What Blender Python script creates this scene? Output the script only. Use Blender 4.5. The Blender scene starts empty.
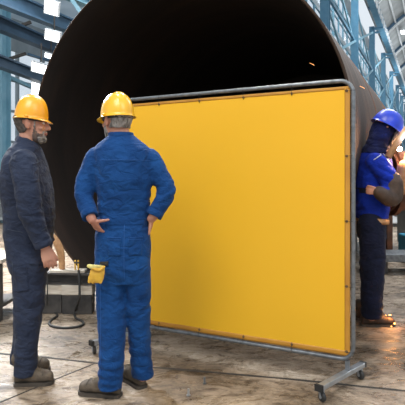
import bpy, bmesh, math, random
from mathutils import Vector, Matrix, noise
from mathutils.bvhtree import BVHTree
import numpy as np
random.seed(7)
PI = math.pi
F, CX, YH, CAMH = 500.0, 202.5, 178.0, 1.33
C = bpy.context.scene.collection

def V(*a): return Vector(a)
def at(px, py, Y): return V((px-CX)*Y/F, Y, CAMH-(py-YH)*Y/F)
def gr(px, py):
    Y = F*CAMH/(py-YH); return V((px-CX)*Y/F, Y, 0.0)

# ------------------------------------------------------------------ materials
def new_mat(name):
    m = bpy.data.materials.new(name); m.use_nodes = True
    nt = m.node_tree; b = nt.nodes['Principled BSDF']
    return m, nt, b
def mat(name, c1, c2=None, rough=.6, metal=0, scale=8, bump=0, bscale=None, stretch=(1,1,1), detail=6, spec=.5, lo=.35, hi=.65, rvar=0, coat=0, sheen=0):
    m, nt, b = new_mat(name); N = nt.nodes; L = nt.links
    b.inputs['Roughness'].default_value = rough; b.inputs['Metallic'].default_value = metal
    b.inputs['Specular IOR Level'].default_value = spec
    if coat: b.inputs['Coat Weight'].default_value = coat; b.inputs['Coat Roughness'].default_value = .15
    if sheen: b.inputs['Sheen Weight'].default_value = sheen
    if c2 is None: c2 = tuple(x*.8 for x in c1)
    tc = N.new('ShaderNodeTexCoord'); mp = N.new('ShaderNodeMapping'); mp.inputs['Scale'].default_value = stretch
    L.new(tc.outputs['Object'], mp.inputs['Vector'])
    nz = N.new('ShaderNodeTexNoise'); nz.inputs['Scale'].default_value = scale; nz.inputs['Detail'].default_value = detail
    L.new(mp.outputs[0], nz.inputs['Vector'])
    cr = N.new('ShaderNodeValToRGB'); cr.color_ramp.elements[0].position = lo; cr.color_ramp.elements[1].position = hi
    cr.color_ramp.elements[0].color = (*c1, 1); cr.color_ramp.elements[1].color = (*c2, 1)
    L.new(nz.outputs['Fac'], cr.inputs[0]); L.new(cr.outputs[0], b.inputs['Base Color'])
    if rvar:
        mr = N.new('ShaderNodeMapRange'); mr.inputs['To Min'].default_value = max(0.02, rough-rvar); mr.inputs['To Max'].default_value = min(1, rough+rvar)
        mr.inputs['From Min'].default_value = .3; mr.inputs['From Max'].default_value = .7
        L.new(nz.outputs['Fac'], mr.inputs[0]); L.new(mr.outputs[0], b.inputs['Roughness'])
    if bump:
        n2 = N.new('ShaderNodeTexNoise'); n2.inputs['Scale'].default_value = bscale or scale*4; n2.inputs['Detail'].default_value = 5
        L.new(mp.outputs[0], n2.inputs['Vector'])
        bp = N.new('ShaderNodeBump'); bp.inputs['Strength'].default_value = bump; bp.inputs['Distance'].default_value = .01
        L.new(n2.outputs['Fac'], bp.inputs['Height']); L.new(bp.outputs[0], b.inputs['Normal'])
    return m
def emit(name, col, s):
    m, nt, b = new_mat(name)
    b.inputs['Base Color'].default_value = (*col, 1); b.inputs['Emission Color'].default_value = (*col, 1); b.inputs['Emission Strength'].default_value = s
    return m
def fabric(name, c1, c2, rough=.85, bump=.35):
    """woven work cloth: worn tone + cloth crinkle bump"""
    m, nt, b = new_mat(name); N = nt.nodes; L = nt.links
    b.inputs['Roughness'].default_value = rough; b.inputs['Specular IOR Level'].default_value = .2
    b.inputs['Sheen Weight'].default_value = .04
    tc = N.new('ShaderNodeTexCoord')
    nz = N.new('ShaderNodeTexNoise'); nz.inputs['Scale'].default_value = 7; nz.inputs['Detail'].default_value = 6; nz.inputs['Roughness'].default_value = .65
    L.new(tc.outputs['Object'], nz.inputs['Vector'])
    cr = N.new('ShaderNodeValToRGB'); cr.color_ramp.elements[0].position = .35; cr.color_ramp.elements[1].position = .68
    cr.color_ramp.elements[0].color = (*c1, 1); cr.color_ramp.elements[1].color = (*c2, 1)
    L.new(nz.outputs['Fac'], cr.inputs[0]); L.new(cr.outputs[0], b.inputs['Base Color'])
    mp = N.new('ShaderNodeMapping'); mp.inputs['Scale'].default_value = (1, 1, 1.6); L.new(tc.outputs['Object'], mp.inputs['Vector'])
    n2 = N.new('ShaderNodeTexNoise'); n2.inputs['Scale'].default_value = 13; n2.inputs['Detail'].default_value = 4; n2.inputs['Distortion'].default_value = .9
    L.new(mp.outputs[0], n2.inputs['Vector'])
    bp = N.new('ShaderNodeBump'); bp.inputs['Strength'].default_value = bump; bp.inputs['Distance'].default_value = .05
    L.new(n2.outputs['Fac'], bp.inputs['Height']); L.new(bp.outputs[0], b.inputs['Normal'])
    return m

M = {}
M['skin'] = mat('skin', (.56,.29,.20), (.42,.19,.13), .55, scale=9, bump=.15, bscale=60)
M['hair'] = mat('grey_hair', (.34,.32,.30), (.09,.08,.07), .8, scale=60, bump=.6, bscale=120, stretch=(1,1,.3))
M['hair_dark'] = mat('dark_grey_hair', (.10,.08,.07), (.03,.025,.02), .8, scale=60, bump=.6, bscale=120)
M['beard'] = mat('salt_pepper_beard', (.40,.37,.34), (.07,.06,.052), .9, scale=45, bump=.8, bscale=150)
M['stubble'] = mat('dark_stubble', (.17,.12,.10), (.07,.05,.042), .9, scale=60, bump=.5, bscale=150)
M['lip'] = mat('lip', (.40,.15,.12), (.33,.12,.1), .5)
M['eye'] = mat('eye_white', (.7,.68,.65), (.6,.58,.55), .2)
M['iris'] = mat('iris', (.05,.03,.02), (.03,.02,.01), .2)
M['helmet'] = mat('yellow_helmet', (.88,.50,.02), (.80,.42,.015), .27, scale=5, coat=.3)
M['helmet_o'] = mat('amber_helmet', (.92,.42,.01), (.84,.36,.01), .3, scale=5, coat=.25)
M['helmet_b'] = mat('blue_helmet', (.008,.045,.55), (.008,.03,.40), .35, scale=5, coat=.2)
M['band'] = mat('black_plastic', (.012,.012,.013), (.02,.02,.02), .5)
M['navy'] = fabric('navy_cloth', (.016,.023,.046), (.029,.039,.070), bump=.5)
M['blue'] = fabric('blue_cloth', (.003,.035,.135), (.008,.066,.225), bump=.5)
M['blue_stitch'] = mat('blue_stitch', (.012,.09,.30), (.01,.07,.25), .8)
M['navy_stitch'] = mat('navy_stitch', (.035,.045,.075), (.03,.04,.06), .8)
M['wblue'] = fabric('bright_blue_cloth', (.002,.014,.20), (.005,.032,.40))
M['hood'] = fabric('hood_cloth', (.002,.003,.020), (.004,.009,.07))
M['wpants'] = fabric('dark_navy_cloth', (.004,.006,.018), (.008,.011,.034))
M['boot'] = mat('brown_suede', (.13,.10,.07), (.06,.046,.034), .85, scale=22, bump=.4)
M['sole'] = mat('rubber_sole', (.085,.068,.052), (.04,.032,.026), .8, scale=30, bump=.4)
M['lace'] = mat('lace', (.20,.15,.09), (.1,.08,.05), .8)
M['dleather'] = mat('dark_leather', (.075,.045,.030), (.035,.022,.016), .7, scale=14, bump=.4)
M['glove'] = mat('yellow_leather', (.80,.50,.06), (.62,.34,.04), .65, scale=20, bump=.3)
M['glove_in'] = mat('glove_lining', (.70,.62,.22), (.5,.40,.12), .8, scale=20)
M['leather'] = mat('tan_leather', (.52,.30,.14), (.36,.18,.08), .7, scale=18, bump=.4)
M['galv'] = mat('galvanised_steel', (.22,.235,.25), (.14,.15,.16), .42, .6, scale=25, rvar=.1)
M['steel'] = mat('zinc_steel', (.45,.47,.49), (.33,.35,.37), .35, .6, scale=20)
M['rubber'] = mat('black_rubber', (.02,.02,.02), (.035,.033,.03), .6)
M['beam'] = mat('blue_paint', (.08,.22,.34), (.12,.28,.40), .5, scale=2)
M['beam_d'] = mat('deep_blue_paint', (.05,.12,.20), (.08,.16,.26), .5, scale=2)
M['beam_n'] = mat('navy_paint', (.028,.065,.115), (.045,.095,.16), .5, scale=2)
M['beam_l'] = mat('pale_blue_paint', (.20,.42,.54), (.28,.50,.62), .5, scale=2)
M['clad'] = mat('grey_cladding', (.42,.47,.50), (.30,.35,.38), .6, scale=1.2)
M['roof'] = mat('roof_sheet', (.36,.38,.39), (.26,.28,.28), .6, scale=.8)
M['white'] = mat('white_paint', (.75,.77,.78), (.62,.65,.67), .5, scale=3)
M['rust'] = mat('rusty_steel', (.22,.085,.04), (.09,.045,.028), .8, .1, scale=6, bump=.6, bscale=30)
M['darkiron'] = mat('dark_iron', (.045,.043,.042), (.09,.082,.075), .65, .3, scale=9, bump=.4)
M['wood'] = mat('pale_timber', (.72,.66,.57), (.52,.45,.36), .8, scale=6, stretch=(1,8,8))
M['machine'] = mat('grey_enamel', (.38,.41,.42), (.24,.26,.27), .5, scale=4)
M['cyan'] = mat('cyan_enamel', (.05,.28,.42), (.04,.2,.32), .45, scale=4)
M['lamp'] = emit('lamp_glow', (.93,.97,1.0), 5.0)
M['arc'] = emit('arc_glow', (1.0,.80,.62), 40.0)
M['spark'] = emit('ember', (1.0,.38,.08), 14.0)
M['ember2'] = emit('cooling_ember', (1.0,.42,.14), 2.5)
M['joint'] = mat('joint_filler', (.03,.026,.022), (.05,.043,.036), .9, scale=30)
M['stain'] = mat('oil_stain', (.05,.043,.036), (.09,.078,.065), .6, scale=12)

def floor_mat():
    m, nt, b = new_mat('worn_concrete'); N = nt.nodes; L = nt.links
    tc = N.new('ShaderNodeTexCoord')
    def nz(scale, det=8, rough=.6, dist=0, st=(1,1,1)):
        mp = N.new('ShaderNodeMapping'); mp.inputs['Scale'].default_value = st; L.new(tc.outputs['Object'], mp.inputs[0])
        n = N.new('ShaderNodeTexNoise'); n.inputs['Scale'].default_value = scale; n.inputs['Detail'].default_value = det
        n.inputs['Roughness'].default_value = rough; n.inputs['Distortion'].default_value = dist; L.new(mp.outputs[0], n.inputs['Vector']); return n
    def ramp(src, stops):
        r = N.new('ShaderNodeValToRGB'); e = r.color_ramp.elements
        e[0].position, e[0].color = stops[0][0], (*stops[0][1], 1); e[1].position, e[1].color = stops[-1][0], (*stops[-1][1], 1)
        for p, c in stops[1:-1]:
            x = e.new(p); x.color = (*c, 1)
        L.new(src, r.inputs[0]); return r
    a = nz(1.3, 10, .70, .6, (1, 1.3, 1)); r1 = ramp(a.outputs['Fac'], [(.32,(.10,.072,.050)), (.43,(.25,.188,.132)), (.54,(.40,.31,.225)), (.70,(.60,.50,.395))])
    s = nz(4.2, 10, .75, 1.4, (1, 1.9, 1)); r2 = ramp(s.outputs['Fac'], [(.36,(.20,.175,.155)), (.43,(.52,.48,.44)), (.50,(.90,.89,.87)), (.66,(1.1,1.1,1.1))])
    mx = N.new('ShaderNodeMix'); mx.data_type = 'RGBA'; mx.blend_type = 'MULTIPLY'; mx.inputs[0].default_value = .9
    L.new(r1.outputs[0], mx.inputs[6]); L.new(r2.outputs[0], mx.inputs[7])
    g = nz(26, 5, .75, .5, (1, 1.6, 1)); r3 = ramp(g.outputs['Fac'], [(.33,(.30,.27,.25)), (.44,(.88,.88,.87)), (.6,(1.1,1.1,1.1))])
    m2 = N.new('ShaderNodeMix'); m2.data_type = 'RGBA'; m2.blend_type = 'MULTIPLY'; m2.inputs[0].default_value = .8
    L.new(mx.outputs[2], m2.inputs[6]); L.new(r3.outputs[0], m2.inputs[7]); L.new(m2.outputs[2], b.inputs['Base Color'])
    w = nz(3.4, 9, .7, 1.2, (1, 1.8, 1)); rr = N.new('ShaderNodeMapRange'); rr.inputs['From Min'].default_value = .47; rr.inputs['From Max'].default_value = .58
    rr.inputs['To Min'].default_value = .62; rr.inputs['To Max'].default_value = .12; L.new(w.outputs['Fac'], rr.inputs[0]); L.new(rr.outputs[0], b.inputs['Roughness'])
    bp = N.new('ShaderNodeBump'); bp.inputs['Strength'].default_value = .4; bp.inputs['Distance'].default_value = .02
    L.new(s.outputs['Fac'], bp.inputs['Height']); L.new(bp.outputs[0], b.inputs['Normal'])
    return m
M['floor'] = floor_mat()

def pipe_mat(name, c1, c2, c3, rough, ring):
    """rolled steel: streaks that run around the pipe (local X is the pipe axis)"""
    m, nt, b = new_mat(name); N = nt.nodes; L = nt.links
    b.inputs['Roughness'].default_value = rough; b.inputs['Metallic'].default_value = .1; b.inputs['Specular IOR Level'].default_value = .3
    tc = N.new('ShaderNodeTexCoord'); mp = N.new('ShaderNodeMapping'); mp.inputs['Scale'].default_value = (ring, .35, .35); L.new(tc.outputs['Object'], mp.inputs[0])
    n = N.new('ShaderNodeTexNoise'); n.inputs['Scale'].default_value = 1.6; n.inputs['Detail'].default_value = 8; n.inputs['Roughness'].default_value = .7; L.new(mp.outputs[0], n.inputs['Vector'])
    r = N.new('ShaderNodeValToRGB'); e = r.color_ramp.elements; e[0].position = .32; e[0].color = (*c1,1); e[1].position = .7; e[1].color = (*c3,1)
    x = e.new(.5); x.color = (*c2,1); L.new(n.outputs['Fac'], r.inputs[0]); L.new(r.outputs[0], b.inputs['Base Color'])
    bp = N.new('ShaderNodeBump'); bp.inputs['Strength'].default_value = .3; bp.inputs['Distance'].default_value = .02; L.new(n.outputs['Fac'], bp.inputs['Height']); L.new(bp.outputs[0], b.inputs['Normal'])
    return m
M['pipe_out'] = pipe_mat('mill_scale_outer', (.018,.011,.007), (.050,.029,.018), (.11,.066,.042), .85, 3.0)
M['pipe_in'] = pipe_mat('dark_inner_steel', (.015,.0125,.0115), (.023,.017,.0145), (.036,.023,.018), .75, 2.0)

def curtain_mat():
    m, nt, b = new_mat('yellow_pvc'); N = nt.nodes; L = nt.links
    out = N['Material Output']
    b.inputs['Base Color'].default_value = (.92,.525,.03,1); b.inputs['Roughness'].default_value = .42; b.inputs['Specular IOR Level'].default_value = .25
    tr = N.new('ShaderNodeBsdfTranslucent'); tr.inputs['Color'].default_value = (.95,.55,.02,1)
    mx = N.new('ShaderNodeMixShader'); mx.inputs[0].default_value = .15
    tc = N.new('ShaderNodeTexCoord'); nz = N.new('ShaderNodeTexNoise'); nz.inputs['Scale'].default_value = 2.5; L.new(tc.outputs['Object'], nz.inputs['Vector'])
    bp = N.new('ShaderNodeBump'); bp.inputs['Strength'].default_value = .12; bp.inputs['Distance'].default_value = .05; L.new(nz.outputs['Fac'], bp.inputs['Height']); L.new(bp.outputs[0], b.inputs['Normal'])
    L.new(b.outputs[0], mx.inputs[1]); L.new(tr.outputs[0], mx.inputs[2]); L.new(mx.outputs[0], out.inputs['Surface'])
    return m
M['curtain'] = curtain_mat()
M['hem'] = mat('amber_hem', (.55,.26,.028), (.46,.20,.022), .5, scale=6)
def glass_mat():
    m, nt, b = new_mat('window_glass'); N = nt.nodes; L = nt.links
    out = N['Material Output']
    t = N.new('ShaderNodeBsdfTransparent'); t.inputs[0].default_value = (.96,.98,1,1); g = N.new('ShaderNodeBsdfGlossy'); g.inputs['Roughness'].default_value = .1
    nz = N.new('ShaderNodeTexNoise'); nz.inputs['Scale'].default_value = 1.0
    mx = N.new('ShaderNodeMixShader'); mx.inputs[0].default_value = .1
    L.new(t.outputs[0], mx.inputs[1]); L.new(g.outputs[0], mx.inputs[2]); L.new(mx.outputs[0], out.inputs['Surface'])
    return m
M['glass'] = glass_mat()

def skylight_mat():
    m, nt, b = new_mat('frosted_roof_sheet'); N = nt.nodes; L = nt.links; out = N['Material Output']
    b.inputs['Base Color'].default_value = (.62,.68,.72,1)
    tc = N.new('ShaderNodeTexCoord'); nz = N.new('ShaderNodeTexNoise'); nz.inputs['Scale'].default_value = .9; L.new(tc.outputs['Object'], nz.inputs['Vector'])
    cr = N.new('ShaderNodeValToRGB'); cr.color_ramp.elements[0].color = (.50,.57,.61,1); cr.color_ramp.elements[1].color = (.86,.9,.93,1); L.new(nz.outputs['Fac'], cr.inputs[0])
    t = N.new('ShaderNodeBsdfTranslucent'); L.new(cr.outputs[0], t.inputs['Color']); mx = N.new('ShaderNodeMixShader'); mx.inputs[0].default_value = .75
    L.new(b.outputs[0], mx.inputs[1]); L.new(t.outputs[0], mx.inputs[2]); L.new(mx.outputs[0], out.inputs['Surface']); return m
M['skylight'] = skylight_mat()
# ------------------------------------------------------------------ object helpers
def link(name, me, m, parent=None, smooth=True, loc=None):
    o = bpy.data.objects.new(name, me); C.objects.link(o)
    for x in (m if isinstance(m, (list, tuple)) else [m]): me.materials.append(x)
    if smooth: me.polygons.foreach_set('use_smooth', [True]*len(me.polygons))
    if parent: o.parent = parent
    if loc is not None: o.location = loc
    return o
def obj(name, bm, m, parent=None, smooth=False, base=None):
    """base: the parent's world position; the bmesh is in world coordinates"""
    if base is not None: bmesh.ops.translate(bm, verts=bm.verts, vec=-Vector(base))
    bmesh.ops.recalc_face_normals(bm, faces=bm.faces)
    me = bpy.data.meshes.new(name); bm.to_mesh(me); bm.free()
    o = link(name, me, m, parent, smooth)
    if base is not None and parent is None: o.location = base
    return o
def tag(o, label, cat, group=None, kind=None):
    o['label'] = label; o['category'] = cat
    if group: o['group'] = group
    if kind: o['kind'] = kind
    return o
def thing(name, loc, label, cat, group=None):
    o = bpy.data.objects.new(name, None); C.objects.link(o); o.location = loc; o.empty_display_size = .1
    return tag(o, label, cat, group)
def struct(o, label=None):
    o['kind'] = 'structure'
    if label: o['label'] = label; o['category'] = o.name.split('_')[0].split('.')[0]
    return o
def auto(o, ang=35):
    me = o.data
    for p in me.polygons: p.use_smooth = True
    me.set_sharp_from_angle(angle=math.radians(ang))
    return o

def frame_of(d, up=V(0,0,1)):
    d = Vector(d).normalized()
    if abs(d.dot(up)) > .98: up = V(0,1,0)
    x = d.cross(up).normalized(); y = x.cross(d).normalized()
    return x, y
def box(bm, c, sx, sy, sz, ax=None, ay=None, az=None, bev=0):
    ax = ax or V(1,0,0); ay = ay or V(0,1,0); az = az or V(0,0,1); c = Vector(c)
    r = bmesh.ops.create_cube(bm, size=1); vs = r['verts']
    for v in vs:
        p = v.co.copy(); v.co = c + ax*(p.x*sx) + ay*(p.y*sy) + az*(p.z*sz)
    if bev:
        es = list({e for v in vs for e in v.link_edges})
        bmesh.ops.bevel(bm, geom=es, offset=bev, segments=2, profile=.5, affect='EDGES')
def beam_box(bm, p0, p1, w, h, up=V(0,0,1), bev=0):
    p0 = Vector(p0); p1 = Vector(p1); d = p1-p0; x, y = frame_of(d, up)
    box(bm, (p0+p1)/2, w, d.length, h, x, d.normalized(), y, bev)
def ibeam(bm, p0, p1, w, h, t, up=V(0,0,1)):
    p0 = Vector(p0); p1 = Vector(p1); d = (p1-p0); x, y = frame_of(d, up); L = d.length; dn = d.normalized(); c = (p0+p1)/2
    box(bm, c, t, L, h-2*t, x, dn, y); box(bm, c+y*(h/2-t/2), w, L, t, x, dn, y); box(bm, c-y*(h/2-t/2), w, L, t, x, dn, y)
def loft(bm, rings, n=20, cap=True):
    """rings: (centre, ax, ay) vectors for each ring's half axes, optional exponent"""
    prev = None; first = None
    for rg in rings:
        c, ax, ay = rg[:3]; e = rg[3] if len(rg) > 3 else 2.0
        vs = []
        for i in range(n):
            a = 2*PI*i/n; ca, sa = math.cos(a), math.sin(a)
            k = 2.0/e
            x = math.copysign(abs(ca)**k, ca); y = math.copysign(abs(sa)**k, sa)
            vs.append(bm.verts.new(Vector(c)+Vector(ax)*x+Vector(ay)*y))
        if prev:
            for i in range(n): bm.faces.new((prev[i], prev[(i+1)%n], vs[(i+1)%n], vs[i]))
        else: first = vs
        prev = vs
    if cap:
        bm.faces.new(list(reversed(first))); bm.faces.new(prev)
def chain(bm, pts, rad, n=16, flat=1.0, side=None, round_ends=True):
    """tapering tube through the points; flat scales the axis along 'side'"""
    P = [Vector(p) for p in pts]; R = list(rad)
    # densify with catmull-rom
    Q = []; S = []
    for i in range(len(P)-1):
        p0 = P[max(i-1,0)]; p1 = P[i]; p2 = P[i+1]; p3 = P[min(i+2,len(P)-1)]
        k = 6
        for j in range(k):
            t = j/k
            q = .5*((2*p1)+(p2-p0)*t+(2*p0-5*p1+4*p2-p3)*t*t+(-p0+3*p1-3*p2+p3)*t**3)
            Q.append(q); S.append(R[i]*(1-t)+R[i+1]*t)
    Q.append(P[-1]); S.append(R[-1])
    if side is not None: x = Vector(side).normalized()
    else: x, _ = frame_of(Q[1]-Q[0])
    rings = []
    T = [(Q[min(i+1,len(Q)-1)]-Q[max(i-1,0)]).normalized() for i in range(len(Q))]
    if round_ends:
        for a in (.15,.5,.8):
            rings.append((Q[0]-T[0]*S[0]*math.cos(math.asin(a))*1.0, S[0]*a, T[0]))
    for q, s, t in zip(Q, S, T): rings.append((q, s, t))
    if round_ends is True:
        for a in (.8,.5,.15):
            rings.append((Q[-1]+T[-1]*S[-1]*math.cos(math.asin(a)), S[-1]*a, T[-1]))
    out = []
    for q, s, t in rings:
        x = (x-t*x.dot(t)).normalized(); y = t.cross(x)
        out.append((q, x*s*flat, y*s))
    loft(bm, out, n)
def ball(bm, c, rx, ry=None, rz=None, mtx=None, seg=16):
    ry = rx if ry is None else ry; rz = rx if rz is None else rz
    r = bmesh.ops.create_uvsphere(bm, u_segments=seg, v_segments=seg//2+2, radius=1)
    S = Matrix.Diagonal((rx, ry, rz, 1)); T = (mtx or Matrix()).to_4x4()
    for v in r['verts']: v.co = (T @ (S @ v.co)) + Vector(c)
def cyl(bm, p0, p1, r, r2=None, n=20):
    p0 = Vector(p0); p1 = Vector(p1); x, y = frame_of(p1-p0); r2 = r if r2 is None else r2
    loft(bm, [(p0, x*r, y*r), (p1, x*r2, y*r2)], n)
def tube_path(bm, P, r, n=10, closed=False):
    P = [Vector(p) for p in P]; k = len(P); prev = None; x = None; first = None; rings = []
    for i in range(k):
        if closed: t = (P[(i+1)%k]-P[i-1]).normalized()
        else: t = (P[min(i+1,k-1)]-P[max(i-1,0)]).normalized()
        if x is None: x, _ = frame_of(t)
        x = (x-t*x.dot(t)).normalized(); y = t.cross(x)
        rings.append([bm.verts.new(P[i]+x*r*math.cos(2*PI*j/n)+y*r*math.sin(2*PI*j/n)) for j in range(n)])
    for i in range(k if closed else k-1):
        A = rings[i]; B = rings[(i+1)%k]
        for j in range(n): bm.faces.new((A[j], A[(j+1)%n], B[(j+1)%n], B[j]))
    if not closed: bm.faces.new(list(reversed(rings[0]))); bm.faces.new(rings[-1])

def fuse(name, bm, m, parent, base, voxel=.006, smooth=4, disp=None, sf=.5):
    """voxel-union of the overlapping closed shapes into one continuous surface"""
    me = bpy.data.meshes.new('tmp'); bmesh.ops.recalc_face_normals(bm, faces=bm.faces); bm.to_mesh(me); bm.free()
    t = bpy.data.objects.new('tmp', me); C.objects.link(t)
    r = t.modifiers.new('r', 'REMESH'); r.mode = 'VOXEL'; r.voxel_size = voxel
    if smooth:
        s = t.modifiers.new('s', 'SMOOTH'); s.factor = sf; s.iterations = smooth
    dg = bpy.context.evaluated_depsgraph_get(); dg.update()
    out = bpy.data.meshes.new_from_object(t.evaluated_get(dg)); out.materials.clear()
    bpy.data.objects.remove(t); bpy.data.meshes.remove(me)
    if disp:
        NR = [(v.co.copy(), v.normal.copy()) for v in out.vertices]
        for v, (c_, n_) in zip(out.vertices, NR): v.co = c_ + n_*disp(c_)
        out.update()
    bvh = BVHTree.FromPolygons([v.co.copy() for v in out.vertices], [tuple(p.vertices) for p in out.polygons])
    for v in out.vertices: v.co -= base
    o = link(name, out, m, parent, True); o.data.name = name
    return o, bvh

def patch(name, bvh, pts, m, parent, base, d=V(0,1,0), off=.004, n=14, back=1.0):
    """quad patch (4 world points, any depth) projected onto a surface along d"""
    P = [Vector(p) for p in pts]; bm = bmesh.new(); g = []
    for i in range(n+1):
        row = []
        for j in range(n+1):
            u, v = i/n, j/n
            p = (P[0]*(1-u)+P[1]*u)*(1-v)+(P[3]*(1-u)+P[2]*u)*v
            h = bvh.ray_cast(p-d*back, d)
            q = h[0]-d*off if h[0] is not None else None
            row.append(bm.verts.new(q) if q is not None else None)
        g.append(row)
    for i in range(n):
        for j in range(n):
            f = (g[i][j], g[i+1][j], g[i+1][j+1], g[i][j+1])
            if all(f): bm.faces.new(f)
    bmesh.ops.delete(bm, geom=[v for v in bm.verts if not v.link_faces], context='VERTS')
    r = bmesh.ops.extrude_face_region(bm, geom=bm.faces[:])
    for e in r['geom']:
        if isinstance(e, bmesh.types.BMVert): e.co += d*(off+.004)
    return obj(name, bm, m, parent, True, base)
def stitch(name, bvh, a, b, m, parent, base, d=V(0,1,0), r=.0022, off=.001, n=24):
    P = []
    for i in range(n+1):
        p = Vector(a).lerp(Vector(b), i/n); h = bvh.ray_cast(p-d, d)
        if h[0] is not None: P.append(h[0]-d*off)
    if len(P) < 3: return None
    bm = bmesh.new(); tube_path(bm, P, r, 6); return obj(name, bm, m, parent, True, base)

# ------------------------------------------------------------------ hall frame (s along the hall, t across, z up)
HA = V(235/F, 1, 0).normalized(); HU = V(HA.y, -HA.x, 0)
def H(s, t, z=0.0): return HA*s + HU*t + V(0,0,z)

# floor
bm = bmesh.new(); vs = [bm.verts.new(H(s, t, 0)) for s, t in ((-12,-60), (130,-60), (130,30), (-12,30))]; bm.faces.new(vs)
r = bmesh.ops.extrude_face_region(bm, geom=bm.faces[:])
for e in r['geom']:
    if isinstance(e, bmesh.types.BMVert): e.co.z -= .2
struct(obj('floor', bm, M['floor']))

# expansion joints (thin strips of filler set in the slab)
def strip(name, pts, w, m, z=.002):
    P = [gr(*p) for p in pts]; bm = bmesh.new(); L = []; R = []
    Q = []
    for i in range(len(P)-1):
        for k in range(12): Q.append(P[i].lerp(P[i+1], k/12))
    Q.append(P[-1])
    for i, p in enumerate(Q):
        t = (Q[min(i+1,len(Q)-1)]-Q[max(i-1,0)]).normalized(); n = V(-t.y, t.x, 0)
        ww = w*(.75+.5*noise.noise(p*5)+.25)
        L.append(bm.verts.new(p+n*ww/2+V(0,0,z))); R.append(bm.verts.new(p-n*ww/2+V(0,0,z)))
    for i in range(len(Q)-1): bm.faces.new((L[i], L[i+1], R[i+1], R[i]))
    r = bmesh.ops.extrude_face_region(bm, geom=bm.faces[:])
    for e in r['geom']:
        if isinstance(e, bmesh.types.BMVert): e.co.z -= z+.01
    return struct(obj(name, bm, m))
strip('trim_1', [(-60,349), (44,357.3), (99,363.5), (170,368.8), (288,379), (405,391), (460,396)], .022, M['joint'])
strip('trim_2', [(-30,415), (0,402.5), (59,378), (95,363.5)], .014, M['joint'])

# ------------------------------------------------------------------ hall: columns, girders, wall, windows, vault
def column(s, t, h, w, m, label, grp, flare=True):
    base = H(s, t, 0)
    root = thing('column', base, label, 'column', grp)
    bm = bmesh.new(); ibeam(bm, H(s,t,.03), H(s,t,h), w, w, w*.16, HA); obj('shaft', bm, m, root, base=base)
    bm = bmesh.new(); box(bm, H(s,t,.015), w*1.5, w*1.5, .03, HU, HA); obj('base_plate', bm, m, root, base=base)
    if flare:
        bm = bmesh.new(); c = H(s,t+.45,h-.55)
        loft(bm, [(c-HA*.1, HU*.45, V(0,0,.1)), (c+HA*.1, HU*.45, V(0,0,.1))], 4)
        box(bm, H(s,t+.5,h-.2), 1.0, w, .18, HU, HA); obj('crane_bracket', bm, m, root, base=base)
    return root
TC = -5.6
ORD = ['nearest','second nearest','third nearest','fourth nearest','fifth nearest','sixth nearest','seventh nearest','eighth nearest','farthest']
cols = [38.7+10.9*k for k in range(-2, 7)]
for k, s in enumerate(cols):
    column(s, TC, 15.6, .48, M['beam'], 'blue steel hall column beyond the big pipe, %s of the receding row' % ORD[k], 'columns of the long row')
# horizontal and diagonal bracing bay by bay
for k in range(len(cols)-1):
    s0, s1 = cols[k]+.3, cols[k+1]-.3; base = H((s0+s1)/2, TC, 6)
    root = thing('wall_bracing', base, 'pale blue steel bracing between two hall columns, %s bay of the long row' % ORD[k], 'bracing', 'bracing frames between the columns')
    for z in (4.2, 8.0, 11.6):
        bm = bmesh.new(); beam_box(bm, H(s0,TC,z), H(s1,TC,z), .14, .22); obj('girt', bm, M['beam'], root, base=base)
    for z0, z1 in ((4.3,7.9), (8.1,11.5), (11.7,15.0)):
        for a, b in ((z0,z1), (z1,z0)):
            bm = bmesh.new(); o = .1 if a < b else -.1
            beam_box(bm, H(s0,TC+o,a), H(s1,TC+o,b), .1, .16); obj('diagonal_brace', bm, M['beam_l'], root, base=base)
# crane girder; white blocks stand in for the bright windows along it
g0, g1 = cols[0]-3, cols[-1]
base = H((g0+g1)/2, TC+.75, 15.9)
root = thing('crane_girder', base, 'long blue crane girder running above the column row', 'girder')
bm = bmesh.new(); ibeam(bm, H(g0,TC+.75,15.9), H(g1,TC+.75,15.9), .5, .9, .06); obj('runway_beam', bm, M['beam'], root, base=base)
bm = bmesh.new(); box(bm, H((g0+g1)/2,TC+.75,16.39), .08, g1-g0, .1, HU, HA); obj('rail', bm, M['galv'], root, base=base)
for k in range(60):
    s = g0+.6+k*(g1-g0-1)/60
    bm = bmesh.new(); box(bm, H(s,TC+1.0,15.9), .12, .5, .62, HU, HA); obj('stiffener', bm, M['white'], root, base=base)
# side wall behind the columns: solid bands, windows between
TW = -7.2; sA, sB = 17.0, 112.0
bm = bmesh.new()
for z0, z1 in ((0,2.6), (6.9,7.4), (12.5,12.9), (16.0,17.3)):
    box(bm, H((sA+sB)/2, TW, (z0+z1)/2), .14, sB-sA, z1-z0, HU, HA)
wl = struct(obj('wall_left', bm, M['clad']))
wi = 1
for k in range(-2, 7):
    s0 = 38.7+10.9*k+.2; s1 = s0+10.5
    if s1 < sA+2: continue
    s0 = max(s0, sA)
    for z0, z1 in ((2.6,6.9), (7.4,12.5), (12.9,16.0)):
        base = H((s0+s1)/2, TW, (z0+z1)/2)
        bm = bmesh.new(); box(bm, base, .012, s1-s0, z1-z0, HU, HA)
        w = struct(obj('window_%d' % wi, bm, M['glass'], base=base)); wi += 1
        bm = bmesh.new()
        for q in range(6):
            box(bm, H(s0+(s1-s0)*q/5, TW, (z0+z1)/2), .12, .12, z1-z0, HU, HA)
        for q in range(4):
            box(bm, H((s0+s1)/2, TW, z0+(z1-z0)*q/3), .10, s1-s0, .08, HU, HA)
        obj('window_frame', bm, M['beam_l'], w, base=base)
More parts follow.
